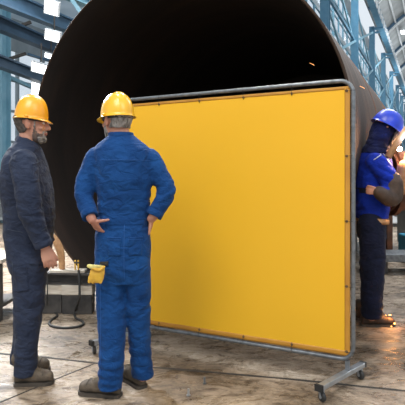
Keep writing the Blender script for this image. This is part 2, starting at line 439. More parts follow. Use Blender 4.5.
# far end wall
bm = bmesh.new(); box(bm, H(sB, 2, 5.5), 24, .3, 11, HU, HA); struct(obj('wall_end', bm, M['clad']))
base = H(sB-.2, 2, 15); bm = bmesh.new(); box(bm, base, 22, .05, 8, HU, HA); w = struct(obj('window_%d' % wi, bm, M['glass'], base=base)); wi += 1
bm = bmesh.new()
for q in range(12): box(bm, H(sB-.2, -9+q*2, 15), .2, .2, 8, HU, HA)
for q in range(5): box(bm, H(sB-.2, 2, 11+q*2), 22, .2, .2, HU, HA)
obj('window_frame', bm, M['beam'], w, base=base)
# arches + vault
RC, RZ, RR = 2.26, 11.0, 10.0     # vault: centre across, centre height, radius
def arc_pt(s, u, dr=0):   # u 0..1 from left spring to right
    a = math.radians(142-104*u); return H(s, RC+(RR+dr)*math.cos(a), RZ+(RR+dr)*math.sin(a))
s = 34.0; k = 0
vb = bmesh.new(); NA = 36; prev = None
ss = [27.8+k*5.45 for k in range(16)]
for s in ss:
    row = [vb.verts.new(arc_pt(s, i/NA*.9, .55)) for i in range(NA+1)]
    if prev:
        for i in range(NA): vb.faces.new((prev[i], prev[i+1], row[i+1], row[i]))
    prev = row
r = bmesh.ops.extrude_face_region(vb, geom=vb.faces[:])
for e in r['geom']:
    if isinstance(e, bmesh.types.BMVert): e.co.z += .1
struct(obj('ceiling', vb, M['roof'], smooth=True))
for k, s in enumerate(ss[::2]):
    base = arc_pt(s, .3); root = thing('roof_arch', base, 'curved roof arch with white lower chord under the vault, %s to the camera' % ORD[min(k,8)], 'arch', 'roof arches of the vault')
    bm = bmesh.new(); P = [arc_pt(s, i/40*.9) for i in range(41)]; 
    for i in range(40): beam_box(bm, P[i], P[i+1]+(P[i+1]-P[i])*.05, .22, .18)
    obj('lower_chord', bm, M['white'], root, base=base)
    bm = bmesh.new(); P = [arc_pt(s+.25, i/40*.9, .36) for i in range(41)]
    for i in range(40): beam_box(bm, P[i], P[i+1]+(P[i+1]-P[i])*.05, .3, .26)
    obj('upper_chord', bm, M['beam_d'], root, base=base)
for i, u in enumerate((.05, .12, .19, .26, .34, .42, .5)):
    bm = bmesh.new(); beam_box(bm, arc_pt(ss[0], u, .3), arc_pt(ss[-1], u, .3), .16, .14)
    tag(obj('purlin', bm, M['white'], base=None), 'white purlin running lengthwise under the vaulted roof, %s counted from the blue girder' % ('lowest','second','third','fourth','fifth','sixth','seventh')[i], 'purlin', 'purlins of the vaulted roof')
for k in range(10):
    u = (.15, .3)[k % 2]; s = 36+k*7.2; base = arc_pt(s, u, .18)
    a = arc_pt(s, u-.02, .18); b = arc_pt(s, u+.02, .18)
    root = thing('roof_lamp', base, 'bright strip lamp hanging under the vaulted hall roof, number %d in the row going away' % (k+1), 'lamp', 'strip lamps under the vault')
    bm = bmesh.new(); box(bm, base-V(0,0,.22), .5, 1.6, .12, HU, HA, bev=.02); obj('lamp_body', bm, M['white'], root, base=base)
    bm = bmesh.new(); box(bm, base-V(0,0,.30), .42, 1.5, .04, HU, HA); obj('diffuser', bm, M['lamp'], root, base=base)

# ------------------------------------------------------------------ side aisle on the left
base = H(16, -20, 4)
bm = bmesh.new()
for z0, z1 in ((0,1.6), (8.0,14)):
    box(bm, H(16,-20,(z0+z1)/2), .2, 44, z1-z0, HU, HA)
struct(obj('wall_side', bm, M['clad']))
for k in range(8):
    s0 = -6+k*5.5; s1 = s0+5.5; base = H((s0+s1)/2, -20, 4.8)
    bm = bmesh.new(); box(bm, base, .02, 5.4, 6.4, HU, HA); w = struct(obj('window_%d' % wi, bm, M['glass'], base=base)); wi += 1
    bm = bmesh.new()
    for q in range(4): box(bm, H(s0+q*1.8+.05, -20, 4.8), .16, .14, 6.4, HU, HA)
    for q in range(5): box(bm, H((s0+s1)/2, -20, 1.6+q*1.6), .16, 5.4, .12, HU, HA)
    obj('window_frame', bm, M['clad'], w, base=base)
# sloping rafters of the aisle, each an I-section traced from its own two ends
def rafter(pa, pb, Ya, Yb, h, m, label, ext=1.6):
    a = at(*pa, Ya); b = at(*pb, Yb); d = b-a; a2 = a-d*ext*.4; b2 = b+d*ext
    bm = bmesh.new(); ibeam(bm, a2-(a2+b2)/2, b2-(a2+b2)/2, .26, h, .05)
    o = obj('rafter', bm, m); o.location = (a2+b2)/2
    return tag(o, label, 'beam')
rafter((0,-3), (60,22), 11, 14, .40, M['beam_d'], 'topmost blue roof beam in the side aisle at upper left')
rafter((0,24), (58,48.5), 12.5, 15.5, .36, M['beam_n'], 'middle dark blue roof beam in the side aisle at upper left')
rafter((0,62), (42,78), 13, 15.5, .31, M['beam_n'], 'lowest dark blue roof beam in the side aisle, just above the left yellow hard hat')
rafter((0,-36), (90,4), 11, 14, .24, M['beam_l'], 'pale blue beam cutting across the top left corner')
def rod(a, b, w, m, label):
    bm = bmesh.new(); c = (a+b)/2; beam_box(bm, a-c, b-c, w, w); o = obj('tie_rod', bm, m); o.location = c; return tag(o, label, 'tie rod')
rod(at(31,22,16), at(18,27,16), .09, M['darkiron'], 'short dark strut between the top and middle aisle beams')
rod(at(6,60,17), at(26,53.5,17), .09, M['darkiron'], 'dark strut between the middle and lowest aisle beams')
rod(at(28,54,17.3), at(60,64,18.3), .07, M['beam_d'], 'thin dark rod between the middle and lowest aisle beams, right of the strut')
rod(at(6,76,19), at(38,90,21), .14, M['beam_l'], 'pale blue rail above the yellow hard hat of the left man')
rod(at(72,0,12), at(82,14,12), .09, M['beam_l'], 'pale blue brace at the top edge beside the pipe rim')
# aisle roof sheet
bm = bmesh.new()
c0 = H(14,-14,10.2)
box(bm, c0, 12.6, 40, .02, (HU+V(0,0,.10)).normalized(), HA)
struct(obj('ceiling', bm, M['skylight']))
bm = bmesh.new(); c1 = at(2,170,17.5); c1.z = 0
ibeam(bm, V(0,0,0), V(0,0,8.5), .42, .42, .03, HA); o = obj('column', bm, M['beam_l']); o.location = c1
tag(o, 'pale blue steel column at the left edge behind the man in dark navy', 'column')
labs = ['topmost bright floodlight at upper left, over the topmost beam', 'second bright floodlight from the top, between two blue beams', 'smallest bright floodlight beside the pipe rim',
        'bright floodlight just above the lowest blue beam', 'lowest bright floodlight, above the left yellow hard hat']
for (px, py, w, h, Y), lb in zip([(53,7,13,12,12.0), (54,35,14,9,12.6), (51,55,9,4.5,14.6), (41,67,15,9,13.0), (37,88,8,13,16.2)], labs):
    c = at(px, py, Y); k = Y/F; root = thing('floodlight', c, lb, 'floodlight', None)
    x = (HU*.75+HA*.45).normalized(); sl = (V(1,0,-.28)).normalized(); up = V(0,-.5,.85).normalized(); nrm = sl.cross(up).normalized(); up = nrm.cross(sl)
    bm = bmesh.new(); box(bm, c-nrm*.06*-1, w*k*1.12, .1, h*k*1.15, sl, nrm, up, bev=.01); obj('housing', bm, M['white'], root, base=c)
    sgn = -1 if nrm.y > 0 else 1
    bm = bmesh.new(); box(bm, c+nrm*(sgn*.03-(-.06)*0)+nrm*(.06 if sgn>0 else 0), w*k, .05, h*k, sl, nrm, up); obj('lens', bm, M['lamp'], root, base=c)
    bm = bmesh.new(); cyl(bm, c+up*h*k*.5, c+up*h*k*.5+V(0,0,.5), .02, n=8); obj('bracket', bm, M['darkiron'], root, base=c)

# ------------------------------------------------------------------ the big pipe
PD = 4.78; PR = .3600*PD
PC = V((168.2-CX)/F*PD, PD, CAMH-(136.6-YH)/F*PD)
a = HA; root = thing('steel_pipe', V(PC.x, PC.y, max(0, PC.z-PR)), 'huge dark brown steel pipe, open end facing the camera behind the yellow screen', 'pipe')
root.rotation_euler = (0, 0, math.atan2(a.y, a.x))
LEN = 6.3; TH = .026; cz = PC.z - root.location.z
def ringvs(bm, x, r, n=120): return [bm.verts.new((x, r*math.cos(2*PI*i/n), cz+r*math.sin(2*PI*i/n))) for i in range(n)]
def skin(bm, rows):
    for A, B in zip(rows, rows[1:]):
        n = len(A)
        for i in range(n): bm.faces.new((A[i], A[(i+1)%n], B[(i+1)%n], B[i]))
bm = bmesh.new()
rows = [ringvs(bm, .012, PR)] + [ringvs(bm, x, PR) for x in np.linspace(.3, LEN, 14)]; skin(bm, rows); outer_n = len(bm.faces)
rr = [ringvs(bm, .012, PR), ringvs(bm, 0, PR-.012), ringvs(bm, 0, PR-TH+.008), ringvs(bm, .01, PR-TH)]; skin(bm, rr); rim_n = len(bm.faces)
rows2 = [ringvs(bm, .01, PR-TH)] + [ringvs(bm, x, PR-TH) for x in np.linspace(.3, LEN-.4, 14)] + [ringvs(bm, LEN-.3+.25*(1-k*k)**.5*0+.0*k, (PR-TH)*k) for k in (.8,.4,.02)]
skin(bm, rows2); bm.faces.new(rows2[-1])
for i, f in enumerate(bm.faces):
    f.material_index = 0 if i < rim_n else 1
bmesh.ops.remove_doubles(bm, verts=bm.verts, dist=.0005)
bmesh.ops.recalc_face_normals(bm, faces=bm.faces)
me = bpy.data.meshes.new('pipe_wall'); bm.to_mesh(me); bm.free()
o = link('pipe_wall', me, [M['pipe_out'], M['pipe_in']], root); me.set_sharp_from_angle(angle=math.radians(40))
for x in (2.0, 4.2):
    bm = bmesh.new(); N_ = 120
    rows = [ringvs(bm, x-.02, PR-.004), ringvs(bm, x-.01, PR+.006), ringvs(bm, x+.01, PR+.006), ringvs(bm, x+.02, PR-.004)]; skin(bm, rows)
    obj('weld_seam', bm, M['rust'], root, True)
# support cradles under the pipe
for k, (x, lb) in enumerate(((1.3, 'dark steel cradle under the near end of the big pipe'), (5.2, 'dark steel cradle under the far end of the big pipe'))):
    p = V(PC.x, PC.y, 0)+a*x; rt = thing('pipe_cradle', p, lb, 'cradle'); 
    for sg in (-1, 1):
        bm = bmesh.new(); n0 = 10; lo = []; hi = []
        for i in range(n0+1):
            t_ = sg*(.25+.75*i/n0); zz = PC.z-math.sqrt(max(0, (PR+.003)**2-t_*t_)); hi.append((t_, zz)); lo.append((t_, 0))
        for dx in (-.12, .12):
            pass
        Vs = [[bm.verts.new(p+HU*t_+a*dx+V(0,0,max(z,.004))) for (t_, z) in hi+lo[::-1]] for dx in (-.12,.12)]
        bm.faces.new(Vs[0]); bm.faces.new(list(reversed(Vs[1]))); m_ = len(Vs[0])
        for i in range(m_): bm.faces.new((Vs[0][i], Vs[0][(i+1)%m_], Vs[1][(i+1)%m_], Vs[1][i]))
        obj('wedge', bm, M['darkiron'], rt, base=p)

# ------------------------------------------------------------------ welding screen
SR = V(.962, 3.19, 0); SL = V(-.70, 4.06, 0)
sd = (SR-SL).normalized(); sn = V(sd.y, -sd.x, 0)        # sn points to the camera
if sn.y > 0: sn = -sn
SW = (SR-SL).length; ZB, ZT = .165, 1.955
base = (SR+SL)/2
scr = thing('welding_screen', base, 'large yellow welding curtain laced in a wheeled grey steel frame', 'welding screen')
def SP(x, z, d=0): return SL+sd*x+V(0,0,z)+sn*d
def rrect(x0, x1, z0, z1, r, n=8):
    P = []
    for cx, cz_, a0 in ((x1-r,z1-r,0), (x0+r,z1-r,PI/2), (x0+r,z0+r,PI), (x1-r,z0+r,1.5*PI)):
        for i in range(n+1):
            q = a0+PI/2*i/n; P.append((cx+r*math.cos(q), cz_+r*math.sin(q)))
    return P
bm = bmesh.new(); tube_path(bm, [SP(x,z) for x, z in rrect(0, SW, ZB, ZT, .085)], .0135, 14, True); obj('frame', bm, M['galv'], scr, True, base)
# sheet
X0, X1, Z0, Z1 = .03, SW-.020, ZB+.022, ZT-.036
def wav(x, z):
    ex = min(x-X0, X1-x)/.3; ez = min(z-Z0, Z1-z)/.3; k = min(1, max(0, min(ex, ez)))
    return k*.010*noise.noise(V(x*1.3, z*1.3, 3)) + .002*math.sin(x*17)*(1-k)
nx, nz_ = 60, 60; bm = bmesh.new()
for dd in (0,):
    g = [[bm.verts.new(SP(X0+(X1-X0)*i/nx, Z0+(Z1-Z0)*j/nz_, wav(X0+(X1-X0)*i/nx, Z0+(Z1-Z0)*j/nz_))) for j in range(nz_+1)] for i in range(nx+1)]
    for i in range(nx):
        for j in range(nz_): bm.faces.new((g[i][j], g[i+1][j], g[i+1][j+1], g[i][j+1]))
r = bmesh.ops.extrude_face_region(bm, geom=bm.faces[:])
for e in r['geom']:
    if isinstance(e, bmesh.types.BMVert): e.co -= sn*.0015
cur = obj('curtain', bm, M['curtain'], scr, True, base)
HW = .034
for nm, (xa, xb, za, zb) in zip(range(4), ((X0,X1,Z1-.02,Z1), (X0,X1,Z0,Z0+HW), (X0,X0+HW,Z0,Z1), (X1-HW,X1,Z0,Z1))):
    bm = bmesh.new(); ni, nj = (60, 3) if xb-xa > zb-za else (3, 60)
    g = [[bm.verts.new(SP(xa+(xb-xa)*i/ni, za+(zb-za)*j/nj, wav(xa+(xb-xa)*i/ni, za+(zb-za)*j/nj)+.003)) for j in range(nj+1)] for i in range(ni+1)]
    for i in range(ni):
        for j in range(nj): bm.faces.new((g[i][j], g[i+1][j], g[i+1][j+1], g[i][j+1]))
    r = bmesh.ops.extrude_face_region(bm, geom=bm.faces[:])
    for e in r['geom']:
        if isinstance(e, bmesh.types.BMVert): e.co -= sn*.006
    obj('hem', bm, M['hem'], cur, True, base)
# eyelets and ties
spots = []
for i in range(5):
    z = Z0+.03+(Z1-Z0-.06)*i/4
    spots += [(X1-.02, z, 1, 0), (X0+.02, z, -1, 0)]
for i in range(1, 5):
    x = X0+.03+(X1-X0-.06)*i/5
    spots += [(x, Z1-.02, 0, 1), (x, Z0+.02, 0, -1)]
for x, z, dx, dz in spots:
    bm = bmesh.new(); c = SP(x, z, .005); tube_path(bm, [c+sd*.006*math.cos(q*PI/6)+V(0,0,.006*math.sin(q*PI/6)) for q in range(12)], .0022, 6, True)
    obj('eyelet', bm, M['darkiron'], cur, True, base)
    bm = bmesh.new(); e = SP(SW if dx > 0 else 0 if dx < 0 else x, ZT if dz > 0 else ZB if dz < 0 else z)
    p = SP(x, z, 0); mid = (p+e)/2; dv = (e-p); Lh = dv.length/2+.014; dn = dv.normalized()
    tube_path(bm, [mid+dn*Lh*math.cos(q*PI/8)+sn*.016*math.sin(q*PI/8) for q in range(16)], .0014, 6, True)
    obj('tie', bm, M['band'], scr, True, base)
# leg posts, foot bars, casters
def foot(pn, pf, xs):
    top = SP(xs, ZB); g = (pn+pf)/2
    d = (pf-pn).normalized()
    q = SP(xs, 0); zt = .098
    bm = bmesh.new(); beam_box(bm, q+V(0,0,zt), q+V(0,0,ZB-.005), .026, .026, up=sn); obj('leg_post', bm, M['galv'], scr, base=base)
    pa = q+d*((pn-q).dot(d)-.012); pb = q+d*((pf-q).dot(d)+.045)
    bm = bmesh.new(); beam_box(bm, V(pa.x,pa.y,zt-.015), V(pb.x,pb.y,zt-.015), .042, .03, bev=.003); fb = obj('foot_bar', bm, M['steel'], scr, base=base)
    for e_, s_ in ((pa,-1), (pb,1)):
        bm = bmesh.new(); beam_box(bm, V(e_.x,e_.y,zt-.015)-d*.002, V(e_.x,e_.y,zt-.015)+d*s_*.018, .046, .034, bev=.003); obj('end_cap', bm, M['rubber'], fb, base=base)
    for e_ in (q+d*(pn-q).dot(d), q+d*(pf-q).dot(d)):
        hd = sd*.8+sn*.6; hd.normalize(); ax = V(-hd.y, hd.x, 0)
        c = V(e_.x, e_.y, .029)+hd*.012
        bm = bmesh.new()
        rs = [(c+ax*o_, r_) for o_, r_ in ((-.011,.018), (-.010,.026), (-.006,.029), (.006,.029), (.010,.026), (.011,.018))]
        loft(bm, [(p_, hd*r_, V(0,0,r_)) for p_, r_ in rs], 24); w = obj('caster_wheel', bm, M['rubber'], scr, True, base)
        bm = bmesh.new()
        for o_ in (-.015, .015):
            loft(bm, [(c+ax*(o_-.0015), hd*.010, V(0,0,.010)), (c+ax*(o_+.0015), hd*.010, V(0,0,.010))], 14)
            beam_box(bm, c+ax*o_, V(e_.x,e_.y,.066)+ax*o_, .016, .003, up=ax)
        box(bm, V(e_.x,e_.y,.066), .036, .036, .006); cyl(bm, V(e_.x,e_.y,.066), V(e_.x,e_.y,.07), .015)
        obj('caster_fork', bm, M['steel'], scr, False, base)
foot(gr(324,402.0), gr(362,379.5), SW-.036)
fd = gr(361,379.5)-gr(322.5,402.0)
ql = SP(.11, 0); foot(ql-fd.normalized()*.31, ql+fd.normalized()*.22, .11)

# ------------------------------------------------------------------ people
def head_matrix(chin, fwd, pitch=0, roll=0, s=1.1):
    f = Vector(fwd).normalized(); f.z = 0; f.normalize(); x = f.cross(V(0,0,1)).normalized()
    R0 = Matrix((x, f, V(0,0,1))).transposed()
    R = R0 @ Matrix.Rotation(pitch, 3, 'X') @ Matrix.Rotation(roll, 3, 'Y')
    Mx = Matrix.Translation(chin) @ (R*s).to_4x4() if False else Matrix.Translation(chin) @ R.to_4x4() @ Matrix.Scale(s, 4)
    return Mx
def add_head(bm, Mx):
    def W(x, y, z): return Mx @ V(x, y, z)
    R3 = Mx.to_3x3(); ex, ey, ez = R3 @ V(1,0,0), R3 @ V(0,1,0), R3 @ V(0,0,1)
    T = [(.000,.050,.020,.022),(.010,.045,.036,.040),(.025,.036,.048,.054),(.05,.018,.057,.072),(.08,.008,.064,.086),(.11,.001,.069,.094),
         (.14,-.003,.073,.099),(.17,-.004,.075,.100),(.20,-.004,.070,.093),(.225,-.004,.053,.072),(.238,-.004,.026,.036)]
    loft(bm, [(W(0,cy,z), ex*rx, ey*ry, 2.15) for z, cy, rx, ry in T], 28)
    # nose
    loft(bm, [(W(0,.092,.135), ex*.008, ez*.006), (W(0,.103,.118), ex*.010, ez*.012), (W(0,.110,.100), ex*.014, ez*.014), (W(0,.106,.086), ex*.017, ez*.009), (W(0,.090,.082), ex*.012, ez*.006)], 12) if False else None
    chain(bm, [W(0,.086,.138), W(0,.098,.118), W(0,.112,.094)], [.008*1.1,.011*1.1,.013*1.1], 10)
    ball(bm, W(.011,.100,.088), .010); ball(bm, W(-.011,.100,.088), .010)
    # brow, cheeks, lips, chin, eyelids
    for sx in (-1, 1):
        ball(bm, W(sx*.030,.082,.142), .026, .014, .011, R3.normalized()); ball(bm, W(sx*.040,.068,.092), .022, .022, .020, R3.normalized())
        ball(bm, W(sx*.074,-.002,.112), .012, .022, .036, R3.normalized() @ Matrix.Rotation(sx*.25, 3, 'Z'))
        ball(bm, W(sx*.080,-.010,.128), .009, .015, .016, R3.normalized())
    ball(bm, W(0,.092,.062), .024, .012, .007, R3.normalized()); ball(bm, W(0,.090,.053), .021, .012, .007, R3.normalized())
    ball(bm, W(0,.078,.020), .024, .020, .018, R3.normalized())
def shell(name, body, Mx, pred, thick, m, parent, base, nz=.3, nf=60):
    inv = Mx.inverted(); me = body.data; b = Vector(base)
    loc = [inv @ (v.co+b) for v in me.vertices]
    ok = [pred(p) for p in loc]
    bm = bmesh.new(); bm.from_mesh(me); bm.verts.ensure_lookup_table()
    bad = [v for v in bm.verts if not ok[v.index]]
    bmesh.ops.delete(bm, geom=bad, context='VERTS')
    if not bm.faces: bm.free(); return None
    bm.normal_update()
    nrm = {v: v.normal.copy() for v in bm.verts}
    edge = {v for v in bm.verts if v.is_boundary}
    for v in bm.verts:
        k = -.001 if v in edge else thick*(1+nz*noise.noise(v.co*nf))
        v.co += nrm[v]*k
    me2 = bpy.data.meshes.new(name); bm.to_mesh(me2); bm.free()
    return link(name, me2, m, parent, True)
def add_hand(bm, w, d, n, th, curl=(.5,.5,.5,.5), tcurl=.4, s=1.0, spread=.08, tdir=None):
    """w wrist, d finger direction, n palm normal, th direction of the thumb side"""
    d = Vector(d).normalized(); th = Vector(th); th = (th-d*th.dot(d)).normalized(); n0 = d.cross(th)
    n = n0 if n0.dot(Vector(n)) > 0 else -n0
    loft(bm, [(w-d*.02*s, th*.026*s, n*.019*s), (w+d*.01*s, th*.030*s, n*.019*s), (w+d*.045*s, th*.040*s, n*.016*s), (w+d*.082*s, th*.042*s, n*.013*s), (w+d*.092*s, th*.038*s, n*.010*s)], 18)
    for i, (o, L) in enumerate(((.031,.068),(.011,.078),(-.010,.072),(-.030,.056))):
        c = curl[i]; P = [w+d*.06*s+th*o*s]; dd = (d+th*spread*(o/.03)).normalized(); p = w+d*.086*s+th*o*s; P.append(p)
        ang = c*.5
        for k, f in enumerate((.45,.32,.26)):
            v = dd*math.cos(ang)+n*math.sin(ang); p = p+v*L*f*s; P.append(p); ang += c
        chain(bm, P, [.0095*s,.0095*s,.009*s,.0082*s,.007*s], 10)
    v = (d*.55+th*.8+n*.15).normalized() if tdir is None else Vector(tdir).normalized()
    p0 = w+d*.018*s+th*.022*s; p1 = p0+v*.038*s; p2 = p1+(v+d*.5*tcurl).normalized()*.030*s; p3 = p2+(v+d*tcurl+n*.2).normalized()*.024*s
    chain(bm, [p0,p1,p2,p3], [.014*s,.012*s,.0105*s,.008*s], 10)
def add_foot(bm, heel, d, L=.24):
    d = Vector(d).normalized(); x = d.cross(V(0,0,1)).normalized()
    loft(bm, [(heel+d*(.03+t*(L-.07))+V(0,0,.024+h/2), x*w*.8, V(0,0,h/2), 2.3) for t, w, h in ((.03,.024,.05),(.25,.030,.08),(.5,.036,.06),(.75,.040,.042),(.95,.026,.03))], 14)
def boot(parent, base, heel, d, L=.295, label=None, m='boot', hgt=.17, lean=None):
    d = Vector(d).normalized(); x = d.cross(V(0,0,1)).normalized(); heel = Vector(heel)
    bm = bmesh.new()
    T = [(.0,.027,.075),(.06,.037,.095),(.2,.041,.115),(.36,.043,.115),(.5,.047,.094),(.63,.051,.076),(.78,.052,.068),(.9,.045,.06),(.97,.032,.05),(1.,.016,.035)]
    loft(bm, [(heel+d*t*L+V(0,0,.018+h/2), x*w, V(0,0,h/2), 2.6) for t, w, h in T], 22)
    chain(bm, [heel+d*.24*L+V(0,0,.07), heel+d*.2*L+V(0,0,.12), heel+d*.19*L+V(0,0,hgt)], [.050,.055,.056], 18)
    chain(bm, [heel+d*.19*L+V(0,0,hgt-.002)-d*.02, heel+d*.19*L+V(0,0,hgt+.004)], [.050,.050], 16)
    # toe cap ridge
    o, bvh = fuse('boot', bm, M[m], parent, base, .0055, 3)
    if label: o['label'] = label
    bm = bmesh.new(); n = 30; lo = []; hi = []; ob = []
    prof = [(.0,.020),(.015,.034),(.06,.043),(.2,.046),(.38,.045),(.55,.050),(.72,.056),(.85,.053),(.94,.042),(.985,.027),(1.0,.012)]
    pts = [(t, w) for t, w in prof]+[(t, -w) for t, w in reversed(prof)]
    A = [bm.verts.new(heel+d*(t*(L+.012)-.006)+x*w*.97+V(0,0,.001)) for t, w in pts]; B = [bm.verts.new(v.co+V(0,0,.021)) for v in A]
    bm.faces.new(A); bm.faces.new(list(reversed(B)))
    for i in range(len(A)): bm.faces.new((A[i], A[(i+1)%len(A)], B[(i+1)%len(A)], B[i]))
    obj('sole', bm, M['sole'], o, False, base)
    def top(t_, xx):
        p_ = heel+d*t_*L+x*xx+V(0,0,.4); h_ = bvh.ray_cast(p_, V(0,0,-1)); return h_[0]+V(0,0,.002) if h_[0] is not None else p_-V(0,0,.3)
    bm = bmesh.new()
    for k in range(4):
        t = .42+k*.075
        tube_path(bm, [top(t-.01,.028), top(t,.015), top(t+.015,0), top(t,-.015), top(t-.01,-.028)], .0034, 6)
    obj('laces', bm, M['lace'], o, True, base)
    bm = bmesh.new(); tube_path(bm, [top(.76,q*.012) for q in range(-4,5)], .003, 6); obj('toe_seam', bm, M['sole'], o, True, base)
    return o
def hard_hat(parent, base, Mx, m, label, z0=.150, peak=.042, tilt=-.05, s=1.0, band=True):
    Lm = Mx @ Matrix.Translation((0,.0,z0)) @ Matrix.Rotation(tilt, 4, 'X') @ (Matrix.Diagonal((s[0],s[1],s[2],1)) if isinstance(s, tuple) else Matrix.Scale(s, 4))
    bm = bmesh.new(); NP, NE = 72, 18; rows = []
    def dome(ph, e):
        k = e*PI/2; h = math.sin(k)**.92*.132; rr = math.cos(k)**.85
        x = math.cos(ph)*.101*rr; y = math.sin(ph)*.122*rr
        b = max(0, 1-abs(x)/.020); z = h+.007*min(1, b*3)*min(1, h/.05)*(1 if y > -.1 else 0)
        for sx in (-1, 1):
            b2 = max(0, 1-abs(x-sx*.045)/.009); z += .0035*min(1, b2*3)*min(1, max(0,h-.03)/.04)
        return V(x, y, z)
    for e in np.linspace(0, .985, NE): rows.append([bm.verts.new(dome(2*PI*i/NP, float(e))) for i in range(NP)])
    top = bm.verts.new((0,0,.1385))
    fl = []
    for k in (1, 2):
        r = []
        for i in range(NP):
            ph = 2*PI*i/NP; f = max(0, math.sin(ph))**1.6; w = (.011+peak*f)*k/2
            p = dome(ph, 0); n = V(math.cos(ph)/.101, math.sin(ph)/.122, 0).normalized()
            r.append(bm.verts.new(p+n*w+V(0,0,-(.004+.012*f)*k/2)))
        fl.append(r)
    allr = [fl[1], fl[0]]+rows
    skin(bm, allr)
    for i in range(NP): bm.faces.new((rows[-1][i], rows[-1][(i+1)%NP], top))
    for v in bm.verts: v.co = Lm @ v.co
    o = obj('hard_hat', bm, M[m], parent, True, base); o['label'] = label
    sm = o.modifiers.new('thick', 'SOLIDIFY'); sm.thickness = .003; sm.offset = -1
    if band:
        bm = bmesh.new(); n = 48
        ro = [[bm.verts.new(Lm @ V(math.cos(2*PI*i/n)*a, math.sin(2*PI*i/n)*b, z)) for i in range(n)] for a, b, z in ((.090,.111,.012),(.090,.111,-.016),(.087,.107,-.016),(.087,.107,.012))]
        skin(bm, ro+[ro[0]]); obj('suspension_band', bm, M['band'], o, True, base)
        R3 = Lm.to_3x3()
        for sx in (-1, 1): bm = bmesh.new(); ball(bm, Lm @ V(sx*.106,-.01,.006), .006, .014, .010, R3.normalized(), 10); obj('accessory_slot', bm, M[m], o, True, base)
    return o
def folds(spec, amp=.0045, f=V(6,6,8)):
    """cloth folds; spec: (centre, radius, direction, wavelength, amplitude)"""
    def fn(p):
        q = V(p.x*f.x, p.y*f.y, p.z*f.z)
        d = amp*noise.noise(q)+amp*.6*noise.noise(q*2.3+V(5,1,2))
        for c, r, dr, wl, am in spec:
            t = (p-c); w = math.exp(-(t.length/r)**2)
            if w > .03:
                ph = t.dot(dr)/wl*1.5*PI+5*noise.noise(p*6)
                g = .5+.9*noise.noise(p*6+V(9,2,4))
                d += am*.95*w*g*(abs(math.sin(ph/2))*2-1.0)
        return d
    return fn
def collar(parent, base, c, rx, ry, ax, ay, up, h, m, open_dir=None):
    bm = bmesh.new(); n = 40; rows = []
    for k, (s, z) in enumerate(((1.02,-.01),(1.0,h*.5),(1.03,h),(1.10,h*.92),(1.14,h*.3),(1.16,-.004))):
        rows.append([bm.verts.new(c+ax*rx*s*math.cos(2*PI*i/n)+ay*ry*s*math.sin(2*PI*i/n)+up*(z*(1-.25*max(0, math.sin(2*PI*i/n))))) for i in range(n)])
    skin(bm, rows+[rows[0]]); return obj('collar', bm, m, parent, True, base)
def eyes(parent, base, Mx, brow='hair'):
    R3 = Mx.to_3x3().normalized()
    for sx in (-1, 1):
        bm = bmesh.new(); ball(bm, Mx @ V(sx*.031,.083,.124), .012, .0115, .0095, R3, 14); e = obj('eye', bm, M['eye'], parent, True, base)
        bm = bmesh.new(); ball(bm, Mx @ V(sx*.031,.0925,.124), .0055, .003, .0055, R3, 10); obj('iris', bm, M['iris'], e, True, base)
        bm = bmesh.new(); chain(bm, [Mx @ V(sx*.014,.094,.143), Mx @ V(sx*.031,.095,.149), Mx @ V(sx*.050,.080,.143)], [.004,.005,.003], 8); obj('eyebrow', bm, M[brow], parent, True, base)

X, Y_, Z = V(1,0,0), V(0,1,0), V(0,0,1)
# ---- man on the left, dark navy coverall, seen in profile facing right
Y1 = 3.33
def J1(px, py, d=0): return at(px, py, Y1+d)
B1 = V((28-CX)*Y1/F, Y1, 0)
p1 = thing('person', B1, 'bearded man standing in dark navy coveralls and yellow hard hat, in profile with arm hanging', 'person')
k1 = Y1/F
fw1 = V(1,.12,0).normalized()
h1 = head_matrix(at(32.0,142.5,Y1)-fw1*.010, fw1, -.03, 0, 1.04)
def rings1(g):   # g grows (cloth) or shrinks (body)
    T = [(138.5,18,33,.066),(143,15,37.5,.085),(147,12.5,40,.12),(151,9.5,42,.155),(157,6.5,43.5,.195),(166,5,45,.222),(178,3,48.5,.222),(192,3,52,.205),(208,5,53.5,.19),(222,5,53,.18),(236,5.5,52,.18),(250,8,50.5,.185),(263,9.5,49,.18),(272,12,47,.16)]
    return [(J1((a+b)/2, y), X*((b-a)/2*k1-g), Y_*(h-g), 2.2) for y, a, b, h in T]
HN, HF = -.095, .095
nl = [J1(30,262,HN), J1(28.5,312,HN*1.1), J1(26,345,HN*1.2), at(25.5,375,3.225)]
fl_ = [J1(28,262,HF), J1(27,312,HF*1.0), J1(23,342,HF*1.05), at(20,363,3.43)]
an = [J1(24,163,-.19), J1(27,187,-.245), J1(31,213,-.25), J1(43,243,-.225)]
af = [J1(26,163,.19), J1(30,187,.24), J1(34,212,.25), J1(46,240,.20)]
wn = J1(45.0,247,-.222); wf = J1(47,244,.20)
bm = bmesh.new()
loft(bm, rings1(.018), 32)
chain(bm, [J1(25,152), J1(27.5,141), at(30,128,Y1)], [.064,.059,.058], 20)
add_head(bm, h1)
chain(bm, nl, [.085,.062,.046,.034], 18); chain(bm, fl_, [.085,.062,.046,.034], 18)
chain(bm, an+[wn], [.065,.052,.045,.030,.027], 16); chain(bm, af+[wf], [.065,.052,.045,.030,.027], 16)
add_hand(bm, wn, V(.28,.0,-.95), V(-.1,1,0), V(1,.35,.1), (.45,.5,.55,.6), .5, .98, tdir=V(.55,.3,-.8))
add_hand(bm, wf, V(.1,.0,-.95), V(-.1,-1,0), V(1,-.35,.1), (.5,.6,.65,.7), .5, .95, tdir=V(.4,-.3,-.8))
hn, hf = at(15.0,385,3.215), at(17,371.5,3.44); hn.z = hf.z = 0
add_foot(bm, hn, fw1, .22); add_foot(bm, hf, V(1,.05,0), .20)
body1, bv1 = fuse('body', bm, M['skin'], p1, B1, .0045, 2)
